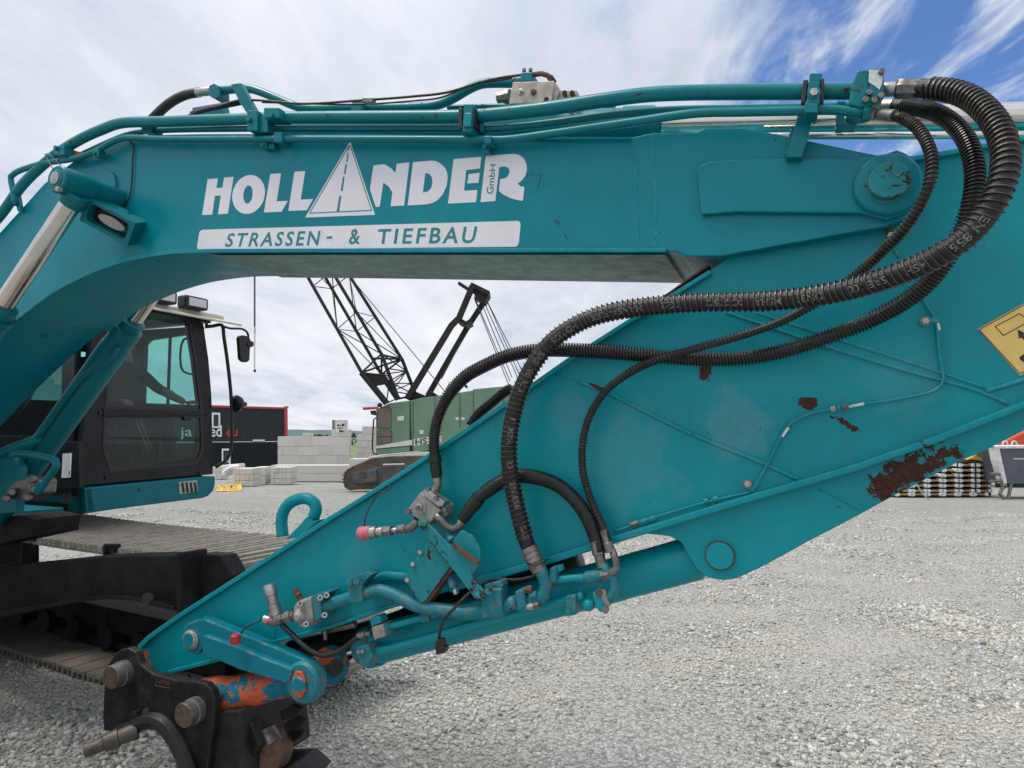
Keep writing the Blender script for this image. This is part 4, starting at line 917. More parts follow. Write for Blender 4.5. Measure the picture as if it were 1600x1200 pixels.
tube('cap_cord', [P(413, 967, -.04), P(400, 972, -.06), P(385, 979, -.08), P(376, 990, -.10)], .0035, m_plastic, mf, 8)
lathe('red_cap', P(368, 991, -.11), P(368, 1006, -.11), [(0, .014), (.15, .019), (.85, .020), (1, .018)], m_red, mf, 20)
# pipes at the stick's underside
def clampw(x0, y0, x1, y1, n0, th, parent, bolts=()):
    c_ = slab('pipe_clamp', [(x0, y0), (x1, y0-3), (x1+2, y1-3), (x0+1, y1)], n0, th, m_dirty, parent, bevel=.006)
    for (x, y) in bolts: bolt(P(x, y, n0), -NB, .010, .012, m_dirty, parent)
    return c_
bp = pipe('stick_pipe', [(500, 951, -.025, 19), (520, 943, -.025, 19), (545, 935, -.025, 20), (565, 928, -.03, 20), (592, 922, -.03, 20), (617, 930, -.03, 20), (650, 946, -.03, 20), (692, 953, -.03, 20), (730, 958, -.03, 20), (765, 953, -.03, 20), (808, 940, -.03, 20)], m_dirty)
clampw(543, 912, 564, 944, -.062, .06, bp); slab('clamp_top', [(541, 907), (572, 893), (582, 897), (572, 906), (566, 914), (543, 917)], -.055, .06, m_dirty, bp, bevel=.003)
for x in (546, 557): lathe('pivot_bolt', P(x, 912-(x-546)*.3, -.055), P(x, 912-(x-546)*.3, -.078), [(0, .012), (1, .011)], m_dirty, bp, 14)
clampw(751, 922, 783, 967, -.065, .065, bp); slab('clamp_top', [(756, 914), (782, 908), (786, 916), (776, 925), (754, 930)], -.055, .05, m_dirty, bp, bevel=.003)
slab('flange', [(804, 924), (818, 920), (822, 950), (808, 956)], -.065, .065, m_dirty, bp, bevel=.006)
for (x, y, m2) in ((829, 947, m_zinc), (838, 945, m_steel), (827, 921, m_rust), (834, 930, m_dirty)): lathe('cap_screw', P(x-6, y+1, -.05), P(x+5, y-1, -.05), [(0, .011), (.6, .013), (1, .012)], m2, bp, 8)
tube('elbow', [P(820, 938, -.03), P(840, 936, -.03), P(851, 927, -.03), P(853, 912, -.03), P(848, 898, -.03), P(843, 888, -.03)], .0225, m_dirty, bp, 18)
bp2 = pipe('stick_pipe', [(866, 906, -.01, 12), (890, 904, -.01, 12), (918, 902, -.01, 12)], m_stick)
lathe('union', P(914, 903, -.01), P(940, 899, -.01), [(0, .016), (.1, .021), (.9, .021), (1, .018)], m_dirty, bp2, 20)
lathe('hex_nut', P(940, 899, -.01), P(953, 895, -.01), [(0, .02), (1, .02)], m_steel, bp2, 6)
clampw(858, 888, 868, 912, -.035, .04, bp2); slab('clamp_top', [(862, 886), (876, 883), (878, 892), (864, 897)], -.02, .03, m_stick, bp2)
tube('elbow', [P(956, 858, -.02), P(961, 872, -.02), P(964, 885, -.02), P(956, 895, -.02), P(950, 896, -.015)], .012, m_steel, bp2, 14)
tube('elbow', [P(941, 880, -.01), P(949, 893, -.01), P(959, 905, -.01), P(961, 920, -.01), P(955, 933, -.01), P(940, 941, -.01)], .0165, m_dirty, bp2, 16)
slab('flange', [(925, 926), (934, 925), (944, 943), (945, 954), (938, 958), (930, 950)], -.045, .06, m_stick, bp2, bevel=.006)
slab('flange', [(936, 922), (944, 924), (950, 942), (950, 952), (944, 950), (938, 940)], -.04, .05, m_cast, bp2, bevel=.006)
for (x, y) in ((937, 925), (947, 952)): bolt(P(x, y, -.045), -NB, .012, .014, m_rust if y < 940 else m_steel, bp2)
lathe('ball_fitting', P(911, 947, -.01), P(928, 944, -.01), [(0, .010), (.25, .018), (.5, .021), (.75, .018), (1, .012)], m_stick, bp2, 20)
bp3 = pipe('stick_pipe', [(572, 1022, .02, 13), (680, 994, .02, 13), (747, 973, .02, 13), (860, 944, .01, 13), (912, 930, .0, 14)], m_stick)
clampw(883, 932, 899, 964, -.04, .07, bp3, [(890, 957)])
slab('pipe_block', [(556, 1012), (574, 1006), (582, 1026), (574, 1044), (562, 1040)], -.02, .07, m_dirty, bp3, bevel=.004)
for (x, y) in ((560, 1019), (566, 1018)): cyl('cap_screw', P(x, y, -.02), P(x, y, -.035), .008, m_steel, bp3, seg=12)
bp4 = pipe('stick_pipe', [(608, 979, .0, 10), (657, 966, .0, 10), (700, 955, .02, 10), (760, 940, .05, 10)], m_stick)
slab('valve_cube', [(580, 980), (598, 975), (602, 994), (584, 1000)], -.03, .06, m_cast, bp4, bevel=.003)
slab('hex_fitting', [(577, 966), (592, 962), (596, 973), (580, 979)], -.03, .05, m_stick, bp4, bevel=.003)
lathe('hex_fitting', P(599, 982, .0), P(610, 979, .0), [(0, .018), (1, .018)], m_stick, bp4, 6)
lathe('fitting', P(580, 990, -.005), P(560, 994, -.005), [(0, .010), (.4, .010), (.42, .014), (1, .013)], m_steel, bp4, 10)
clampw(655, 958, 668, 974, -.02, .04, bp4)
cyl('stick_pipe', P(505, 986, .08), P(556, 975, .08), .014, m_steel, EX)
cyl('stick_pipe', P(508, 1000, .05), P(508, 985, .05), .008, m_steel, EX)
pipe('stick_pipe', [(570, 912, .03, 14), (600, 900, .035, 14), (640, 902, .035, 14)], m_stick)

pipe('return_hose', [(640, 962, .34, 40), (700, 944, .34, 40), (780, 917, .34, 40), (850, 893, .34, 40), (905, 872, .34, 38)], m_rubber)
pipe('return_hose', [(455, 1018, .33, 34), (520, 1003, .33, 34), (600, 980, .33, 34), (650, 962, .33, 34)], m_rubber)
# ---- bucket linkage
lk = bpy.data.objects.new('bucket_link', None); C.objects.link(lk); place(lk, EX, P(380, 1015, -.05))
slab('link_arm', [(286, 1000), (286, 984), (293, 974), (306, 969), (318, 967), (330, 972), (375, 990), (430, 1012), (482, 1034), (478, 1058), (447, 1062), (375, 1036), (316, 1014), (306, 1024), (292, 1020)], -.055, .05, m_link, lk, bevel=.006)
v1 = MB(); 
rib = [(317, 992), (330, 996), (378, 1014), (420, 1032), (458, 1046), (450, 1066), (446, 1068), (375, 1047), (316, 1022)]
slab('link_rib', rib, -.082, .05, m_link, lk, bevel=.006)
q = P(300, 999, -.055); lathe('link_pin', q, q-NB*.018, [(0, .041), (.5, .041), (.6, .036), (.9, .036), (1, .033)], m_zinc, lk, 28)
lathe('pin_face', q-NB*.018, q-NB*.020, [(0, .030), (1, .029)], m_link, lk, 24)
lathe('link_boss', P(318, 972, -.05), P(325, 970, -.02), [(0, .018), (1, .022)], m_link, lk, 18)
q = P(470, 1068, -.075); lathe('link_eye', q+NB*.055, q, [(0, .078), (.8, .078), (.9, .074), (1, .068)], m_dirty, lk, 36)
v, f = g_prism([q-NB*.002+UB*.036*math.cos(a)*(1 if abs(math.cos(a)) < .9 else .9)+ZU*.052*math.sin(a) for a in [2*math.pi*i/8+.39 for i in range(8)]], -NB*.012); put('pin_head', v, f, m_orange, lk, False, .004)
lathe('pin_face', q-NB*.014, q-NB*.020, [(0, .030), (1, .026)], m_link, lk, 24)
r0, r1_ = P(322, 1094, -.02), P(470, 1063, .02)
lathe('lower_link', r0, r1_, [(0, .088), (.12, .086), (.30, .070), (.7, .055), (1, .050)], m_orange, lk, 32)
lathe('lower_link_far', P(360, 1075, .3), P(480, 1050, .3), [(0, .05), (1, .045)], m_orange, lk, 24)

# ---- quick hitch and attachment
qh = bpy.data.objects.new('quick_hitch', None); C.objects.link(qh); place(qh, EX, P(250, 1120, -.1))
pl = [(180, 1021), (188, 1015), (200, 1013), (212, 1019), (219, 1038), (238, 1053), (274, 1063), (305, 1065), (320, 1068), (331, 1078), (336, 1096), (334, 1125), (328, 1165), (322, 1215), (300, 1225), (285, 1180), (268, 1148), (245, 1132), (218, 1138), (190, 1146), (162, 1142), (160, 1120), (162, 1080), (167, 1040)]
slab('side_plate', pl, -.13, .035, m_black, qh, bevel=.006)
pl2 = [(x, y) for x, y in pl]
slab('side_plate', [(330, 1105), (430, 1088), (450, 1096), (446, 1150), (440, 1215), (330, 1225), (300, 1150)], .28, .03, m_black, qh, bevel=.005)
v, f = g_prism([P(x, y, -.10) for x, y in ((335, 1112), (375, 1112), (385, 1215), (322, 1222))], NB*.38); put('cross_member', v, f, m_black, qh, False, .004)
for (x0, y0, x1, y1, r) in ((180, 1062, 196, 1050, .050), (291, 1120, 308, 1108, .050)):
    a = P(x1, y1, -.13); b_ = a + (P(x0, y0, -.13)-a)*0 - NB*.065
    lathe('hitch_pin', a, b_, [(0, r), (.45, r), (.47, r*.93), (1, r*.93)], m_steel, qh, 28)
    lathe('pin_face', b_, b_-NB*.004, [(0, r*.93), (1, r*.86)], m_pinhead, qh, 28)
cyl('hitch_pin', P(196, 1050, .0), P(196, 1050, .3), .05, m_black, qh); cyl('hitch_pin', P(308, 1108, .0), P(308, 1108, .28), .05, m_black, qh)
text_px('makers_mark', 'AWWI', [(242, 1068), (264, 1072), (265, 1064), (243, 1060)], lambda x, y, n: P(x, y, -.13+n), m_rust, qh)
slab('mark_frame', [(240, 1071), (265, 1076), (266, 1075), (241, 1070)], -.1315, .001, m_rust, qh, bevel=0)
arch = [(186, 1146), (200, 1140), (222, 1129), (240, 1126), (256, 1132), (270, 1148), (285, 1176), (298, 1210), (303, 1232)]
v, f = g_tube(spline([P(x, y, -.15) for x, y in arch], .01), .034, 8); put('hook_arch', v, f, m_black, qh, False, .003)
slab('gusset', [(204, 1112), (212, 1112), (218, 1140), (190, 1143)], -.17, .04, m_black, qh)
cyl('plug', P(230, 1114, -.131), P(230, 1114, -.136), .020, m_ink, qh, seg=10)
lathe('locking_bar', P(215, 1141, -.16), P(131, 1174, -.30), [(0, .034), (.35, .030), (.36, .036), (.62, .034), (.64, .027), (.95, .027), (1, .024)], m_grime, qh, 16)
tube('cylinder_line', [P(296, 1055, .05), P(293, 1062, .04), P(300, 1075, .04)], .010, m_plastic, qh, 8)
lathe('hitch_cylinder', P(385, 1098, .06), P(425, 1168, .03), [(0, .030), (.55, .030), (.56, .036), (.7, .036), (.71, .05), (1, .05)], m_steel, qh, 20)
lathe('rotor_hub', P(405, 1178, -.02), P(430, 1168, .12), [(0, .045), (.15, .085), (.8, .09), (1, .06)], m_rust, qh, 28)
slab('jaw_plate', [(340, 1128), (362, 1118), (392, 1130), (405, 1165), (380, 1210), (340, 1215)], -.06, .04, m_black, qh, bevel=.004)
for k, (x, y) in enumerate(((446, 1116), (452, 1135), (450, 1152))):
    slab('tooth', [(x-10, y-4), (x+8, y-14), (x+22, y-8), (x+10, y+6), (x-6, y+10)], .02+.05*k, .03, m_under, qh, bevel=.003)
slab('attachment_body', [(300, 1215), (430, 1212), (455, 1235), (430, 1262), (250, 1262), (225, 1240)], .0, .26, m_black, qh, bevel=.006)

# ---- far-side boom cylinder
fc = bpy.data.objects.new('boom_cylinder', None); C.objects.link(fc); place(fc, EX, P(130, 600, .62))
t0, t1 = P(205, 507, .60), P(35, 745, .60); td = (t1-t0).normalized()
cyl('piston_rod', P(252, 440, .60), t0+td*.02, .045, m_chrome, fc, seg=30)
lathe('gland', t0-td*.03, t0+td*.17, [(0, .055), (.04, .07), (.12, .07), (.14, .062), (.3, .062), (.31, .082), (.62, .082), (.64, .076), (1, .078)], m_body, fc, 32)
a, b_ = frame(td)
for k in range(8):
    ang = k*math.pi/4; bolt(t0+td*.055+(a*math.cos(ang)+b_*math.sin(ang))*.07, -td, .008, .016, m_body, fc)
cyl('barrel', t0+td*.17, t1+td*.35, .082, m_body, fc, seg=36)
sd_ = (td.cross(NB)).normalized()
if sd_.x < 0: sd_ = -sd_
tube('cylinder_pipe', [t0+td*.12+sd_*.07-NB*.05, t0+td*.17+sd_*.085-NB*.06, t0+td*.30+sd_*.06-NB*.085, t0+td*.42+sd_*.03-NB*.098, t0+td*.9+sd_*.02-NB*.098, t0+td*1.3+sd_*.02-NB*.098], .016, m_body, fc, 12)

# lower left pipework and grimy valve
tube('swing_pipe', [P(-30, 720, .45), P(0, 709, .45), P(27, 698, .45), P(54, 688, .5), P(66, 678, .55)], .030, m_body, EX, 14)
tube('swing_pipe', [P(18, 712, .35), P(28, 709, .35), P(45, 710, .35), P(74, 716, .35), P(86, 720, .35), P(88, 727, .35), P(80, 740, .35), P(70, 755, .35), P(62, 768, .35)], .020, m_body, EX, 14)
cyl('pipe_nut', P(66, 757, .35), P(60, 768, .35), .028, m_body, EX, seg=6)
sv = slab('swing_valve', [(22, 752), (48, 745), (58, 750), (56, 772), (40, 782), (14, 780), (8, 765)], .38, .12, m_steel, EX, bevel=.01)
for (x, y) in ((50, 748), (54, 764), (44, 776), (20, 768), (12, 778)): lathe('port', P(x, y, .38), P(x-1, y+1, .33), [(0, .024), (.6, .024), (.7, .017), (1, .015)], m_steel, sv, 10)
slab('boom_foot_bracket', [(-80, 700), (10, 702), (30, 730), (24, 800), (-80, 812)], .45, .05, m_body, EX)
slab('pivot_plate', [(-60, 812), (30, 806), (54, 812), (50, 838), (-60, 862)], .62, .3, m_under, EX)
tube('boom_hose', [P(50, 560, .62), P(46, 600, .62), P(30, 630, .6), P(0, 642, .58), P(-30, 640, .55)], .04, m_rubber, EX, 14)

# ---- cab
cab = bpy.data.objects.new('cab', None); C.objects.link(cab); place(cab, EX, CB(.6, .7, 1.2))
def cslab(name, px, dd, th, mat, holes=(), bevel=.006, par=None):
    v, f = g_prism([CF(x, y, dd) for x, y in px], BC*th, [[CF(x, y, dd) for x, y in h] for h in holes]); return put(name, v, f, mat, par or cab, False, bevel)
up_gl = [(164, 638), (176, 495), (186, 484), (240, 487), (285, 495), (296, 505), (305, 560), (315, 643)]
lo_gl = [(163, 652), (315, 651), (317, 700), (312, 716), (304, 725), (172, 737), (161, 700)]
cslab('front_frame', [(123, 760), (136, 600), (152, 474), (300, 490), (318, 506), (326, 560), (331, 620), (333, 741)], 0, .07, m_cab, [up_gl, lo_gl])
def inset(pts, k):
    cx = sum(p_[0] for p_ in pts)/len(pts); cy = sum(p_[1] for p_ in pts)/len(pts); return [(cx+(x-cx)*k, cy+(y-cy)*k) for x, y in pts]
cslab('window_seal', [(a[0]+(a[0]-240)*.018, a[1]+(a[1]-570)*.018) for a in up_gl], -.004, .012, m_seal, [inset(up_gl, .965)], .001)
cslab('window_seal', [(a[0]+(a[0]-240)*.018, a[1]+(a[1]-690)*.022) for a in lo_gl], -.004, .012, m_seal, [inset(lo_gl, .96)], .001)
cslab('upper_windscreen', inset(up_gl, .99), .004, .004, m_glass, bevel=0)
cslab('lower_windscreen', inset(lo_gl, .99), .004, .004, m_glass, bevel=0)
slabz = lambda name, pts, off, mat, holes=(), bv=.004: put(name, *g_prism(pts, off, holes), mat, cab, False, bv)
W = 1.23; DC = 1.55; Z0, Z1 = 1.18, 2.66
# left wall (far), with two windows
out = [CB(W-.03, .07, Z0), CB(W-.03, DC, Z0), CB(W-.03, DC, Z1), CB(W-.03, .10, Z1-.03)]
hol1 = [CB(W-.03, .12, 1.90), CB(W-.03, .86, 1.93), CB(W-.03, .86, 2.50), CB(W-.03, .80, 2.54), CB(W-.03, .17, 2.57), CB(W-.03, .13, 2.50)]
hol2 = [CB(W-.03, .14, 1.42), CB(W-.03, .60, 1.36), CB(W-.03, .62, 1.80), CB(W-.03, .12, 1.80)]
slabz('left_wall', out, -EC*.05, m_cab, [hol1, hol2])
slabz('door_window', hol1, -EC*.006, m_tglass, bv=0); slabz('door_window', hol2, -EC*.006, m_tglass, bv=0)
box('door_bar', CB(W-.06, .52, 2.24), EC*.01, BC*.012, ZU*.33, m_plastic, cab)
# right wall (near the boom)
out = [CB(.0, .07, Z0), CB(.0, DC, Z0), CB(.0, DC, Z1), CB(.0, .10, Z1-.03)]
hol = [CB(0, .22, 1.62), CB(0, DC-.12, 1.62), CB(0, DC-.15, 2.5), CB(0, .26, 2.5)]
slabz('right_wall', out, EC*.05, m_cab, [hol]); slabz('side_window', hol, EC*.006, m_sglass, bv=0)
hol = [CB(.50, DC, 1.95), CB(W-.12, DC, 1.95), CB(W-.14, DC, 2.45), CB(.52, DC, 2.45)]
slabz('rear_wall', [CB(0, DC, Z0), CB(W-.03, DC, Z0), CB(W-.03, DC, Z1), CB(0, DC, Z1)], BC*.05, m_cab, [hol]); slabz('rear_window', hol, BC*.006, m_tglass, bv=0)
slabz('cab_floor', [CB(0, 0.07, Z0-.02), CB(W, .07, Z0-.02), CB(W, DC, Z0-.02), CB(0, DC, Z0-.02)], ZU*.04, m_cab)
slabz('headliner', [CB(.02, .03, Z1), CB(W-.02, .03, Z1), CB(W-.02, DC, Z1), CB(.02, DC, Z1)], ZU*.02, m_cab)
slabz('roof', [CB(-.02, -.06, Z1+.022), CB(W+.02, -.10, Z1+.022), CB(W+.02, DC, Z1+.03), CB(-.02, DC, Z1+.03)], ZU*.05, m_cream, bv=.02)
slabz('rain_visor', [CB(.3, -.02, Z1+.03), CB(W+.03, -.02, Z1+.03), CB(W+.10, -.24, Z1-.03), CB(.34, -.22, Z1-.02)], ZU*.02, m_cream, bv=.008)
for (a, s0_) in (('a', .56), ('b', .88)):
    h_ = CB(s0_, -.12, Z1+.12)
    hb = box('roof_lamp', h_, EC*.12, BC*.06, ZU*.055, m_plastic, cab, .02); box('lamp_glass', h_-BC*.062, EC*.09, BC*.004, ZU*.036, m_lens, cab, .004)
cslab('divider', [(160, 639), (316, 643), (316, 650), (160, 651)], -.012, .03, m_cab)
# wipers
for (x0, y0, x1, y1) in ((212, 650, 234, 704), (219, 650, 240, 702)): cyl('wiper_arm', CF(x0, y0, .02), CF(x1, y1, .02), .006, m_steel, cab)
cslab('wiper_motor', [(283, 650), (297, 650), (294, 657), (287, 657)], -.02, .03, m_plastic)
# hinges and bolts on the frame
for (x, y) in ((156, 645), (166, 746), (312, 739), (324, 648), (322, 507)): bolt(CF(x, y, 0), -BC, .014, .012, m_plastic, cab, seg=10)
cslab('label_sticker', [(101, 709), (112, 708), (110, 746), (99, 747)], .02, .003, m_white, bevel=0)
# the sticker sits on the side panel
# interior
st_m = MB(); SH = Vector(EC*.2-BC*.38)
st_m.add(*g_box(CB(.55, .95, 1.62), EC*.24, BC*.23, ZU*.07)); st_m.add(*g_box(CB(.55, 1.22, 1.98), EC*.23, BC*.06, ZU*.34)); st_m.add(*g_box(CB(.55, 1.22, 2.38), EC*.13, BC*.05, ZU*.09)); st_m.add(*g_box(CB(.55, .95, 1.38), EC*.20, BC*.2, ZU*.17))
st_m.v = [q_+SH for q_ in st_m.v]; st_m.build('seat', m_seat, cab, .03)
for s in (.22, .90):
    cm = MB(); cm.add(*g_box(CB(s, .75, 1.64), EC*.07, BC*.24, ZU*.10)); cm.add(*g_cyl(CB(s, .55, 1.72), CB(s, .52, 1.90), .015)); cm.add(*g_cyl(CB(s, .52, 1.88), CB(s, .51, 1.97), .026)); cm.build('console', m_plastic, cab, .01)
for s in (.45, .62): cyl('travel_lever', CB(s, .32, Z0), CB(s, .22, 1.72), .010, m_plastic, cab)
box('foot_pedals', CB(.55, .3, Z0+.06), EC*.18, BC*.08, ZU*.03, m_plastic, cab)
v, f = g_prism([CB(.18, .25+.0, 1.60)+EC*(.16*math.cos(a))+ZU*(.12*max(0, math.sin(a))) for a in [math.pi*i/12 for i in range(13)]], BC*.05); put('helmet', v, f, m_yellow, cab, False, .01)
tube('grab_handle', [CB(W-.07, .12, 2.50), CB(W-.10, .12, 2.52), CB(W-.14, .24, 2.50), CB(W-.14, .24, 2.22), CB(W-.10, .15, 2.18), CB(W-.07, .12, 2.18)], .010, m_plastic, cab, 8)
# base of the cab
def sp3(name, pts, off, mat, par=EX, bv=.008): return put(name, *g_prism(pts, off), mat, par, False, bv)
cbp = [(128, 762), (319, 744), (333, 744), (333, 757), (330, 767), (322, 775), (314, 778), (178, 795), (132, 802)]
skirt = cslab('cab_skirt', cbp, -.03, .10, m_body, bevel=.012, par=EX)
sp3('skirt_side', [CF(128, 762, -.03)+EC*.0, CF(132, 802, -.03), CF(132, 802, -.03)+BC*1.4, CF(128, 762, -.03)+BC*1.4], EC*.06, m_body, skirt)
cslab('skirt_grille', [(275, 753), (303, 750), (305, 768), (276, 772)], -.036, .01, m_zinc, bevel=.002, par=skirt)
for i in range(4):
    x = 279+i*6.5; cslab('grille_slat', [(x, 754), (x+2.6, 753.5), (x+5, 769), (x+2.2, 770)], -.042, .008, m_ink, bevel=0, par=skirt)
cslab('skirt_hole', circ(213, 765, 2.4, 3.6, 10), -.032, .002, m_ink, bevel=0, par=skirt)
for (x, y) in ((205, 762), (200, 771), (230, 759), (238, 772), (179, 779)): cslab('skirt_hole', circ(x, y, .9, .9, 6), -.032, .002, m_ink, bevel=0, par=skirt)
slab('step_lamp', [(97, 772), (108, 771), (108, 786), (98, 787)], 0, .02, m_plastic, skirt, fn=lambda x, y, n: CS(x, y, -.02+n), nrm=EC)
slab('side_panel', [(20, 690), (122, 690), (124, 762), (20, 768)], 0, .04, m_cab, cab, fn=lambda x, y, n: CS(x, y, -.01+n), nrm=EC)
slab('label_sticker', [(101, 709), (112, 708), (110, 746), (99, 747)], 0, .004, m_white, cab, fn=lambda x, y, n: CS(x, y, -.016+n), nrm=EC)
slab('sticker_print', circ(105, 738, 3.6, 5, 14), 0, .002, m_ink, cab, fn=lambda x, y, n: CS(x, y, -.019+n), nrm=EC)
# mirrors and rail
rail = tube('handrail', [CF(318, 511, -.02), CF(326, 510, -.06), CF(334, 509, -.10), CF(338, 530, -.10), CF(345, 580, -.10), CF(349, 622, -.10), CF(350, 660, -.10), CF(349, 700, -.10), CF(344, 718, -.08), CF(334, 730, -.02)], .016, m_plastic, EX, 10)
mr = bpy.data.objects.new('mirror', None); C.objects.link(mr); place(mr, EX, CF(364, 545, -.1))
tube('mirror_arm', [CF(334, 510, -.10), CF(345, 514, -.11), CF(366, 516, -.12), CF(373, 523, -.12), CF(373, 538, -.12)], .011, m_plastic, mr, 8)
cslab('mirror_housing', rrect([(358, 566), (372, 568), (374, 527), (355, 524)], .15), -.15, .04, m_plastic, bevel=.006, par=mr)
cslab('mirror_knob', circ(373, 539, 5, 5, 12), -.16, .05, m_plastic, bevel=.004, par=mr)
m2_ = bpy.data.objects.new('mirror', None); C.objects.link(m2_); place(m2_, EX, CF(353, 630, -.1))
q = CF(354, 631, -.12); lathe('mirror_housing', q-EC*.02, q+EC*.05, [(0, .05), (.3, .08), (.8, .07), (1, .03)], m_plastic, m2_, 20); cyl('mirror_knob', q+EC*.05, q+EC*.12, .02, m_plastic, m2_)

# ---- upper structure behind
hs = bpy.data.objects.new('house', None); C.objects.link(hs); place(hs, EX, CB(0, 2.5, 1.2))
sp3('platform', [CB(-1.75, 1.1, 1.0), CB(1.25, .95, 1.0), CB(1.25, 4.4, 1.0), CB(-1.75, 4.4, 1.0)], ZU*.16, m_under, hs)
sp3('platform_nose', [CB(.05, .2, 1.0), CB(1.2, .1, 1.06), CB(1.25, .95, 1.06), CB(.05, .95, 1.0)], ZU*.10, m_under, hs)
sp3('tank_box', [CB(-1.75, 1.5, 1.16), CB(-.75, 1.5, 1.16), CB(-.75, 3.2, 1.16), CB(-1.75, 3.2, 1.16)], ZU*.95, m_body, hs, .03)
sp3('engine_hood', [CB(-1.75, 3.2, 1.16), CB(1.25, 3.2, 1.16), CB(1.25, 4.1, 1.16), CB(-1.75, 4.1, 1.16)], ZU*1.15, m_body, hs, .05)
sp3('counterweight', [CB(-1.7, 4.12, 1.05), CB(1.2, 4.12, 1.05), CB(.9, 4.7, 1.05), CB(-1.4, 4.7, 1.05)], ZU*1.2, m_body, hs, .08)
sp3('cab_rear_deck', [CB(.1, 1.62, 1.16), CB(1.2, 1.62, 1.16), CB(1.2, 3.18, 1.16), CB(.1, 3.18, 1.16)], ZU*.7, m_body, hs, .03)
# green toe of the platform left
sp3('front_plate', [CB(-.62, .25, 1.03), CB(-.02, .10, 1.03), CB(-.02, .9, 1.03), CB(-.62, .9, 1.03)], ZU*.05, m_body, hs)
# access step in front of the far track
sv_ = cslab('access_step', [(332, 744), (362, 745), (362, 752), (350, 760), (332, 764)], .35, .2, m_body, bevel=.01, par=EX)

# ---- undercarriage
uc = bpy.data.objects.new('undercarriage', None); C.objects.link(uc); place(uc, EX, TC(-5.4, 2.3, .6))
def tslab(name, px, off, th, mat, par=uc, bevel=.01): return put(name, *g_prism([T(x, y, off) for x, y in px], TN*th), mat, par, False, bevel)
tslab('frame_leg', [(-140, 900), (0, 886), (137, 872), (206, 869), (280, 868), (280, 950), (240, 944), (206, 934), (170, 932), (110, 939), (0, 959), (-140, 1000)], 2.26, .16, m_under)
tslab('leg_lower_flange', [(-140, 998), (0, 955), (110, 936), (170, 930), (206, 932), (272, 948), (272, 955), (206, 939), (170, 936), (110, 943), (0, 964), (-140, 1008)], 2.20, .28, m_under, bevel=.004)
cyl('flange_hole', T(231, 935, 2.199), T(231, 935, 2.195), .03, m_ink, uc)
tslab('leg_end_plate', [(274, 864), (281, 864), (283, 965), (275, 965)], 2.18, .16, m_under)
tslab('idler_guard', [(283, 872), (312, 866), (345, 868), (362, 900), (352, 915), (300, 962), (284, 965)], 2.30, .10, m_under)
for (x0, x1, y0, y1) in ((34, 55, 832, 885), (160, 183, 850, 885)): tslab('track_post', [(x0, y0), (x1, y0), (x1, y1), (x0, y1)], 2.62, .03, m_under)
lathe('carrier_roller', T(58, 838, 2.72), T(100, 836, 2.95), [(0, .05), (.2, .07), (.25, .05), (.4, .07), (.45, .055), (.7, .07), (1, .06)], m_under, uc, 18)
lathe('swing_ring', Vector((-5.2, 5.6, .74)), Vector((-5.2, 5.6, 1.02)), [(0, .62), (.4, .62), (.41, .52), (1, .52)], m_under, uc, 40)
sp3('centre_frame', [TC(-6.9, 1.6, .55), TC(-5.9, 1.6, .55), TC(-6.3, 2.9, .55), TC(-6.6, 3.0, .55)], ZU*.25, m_under, uc)
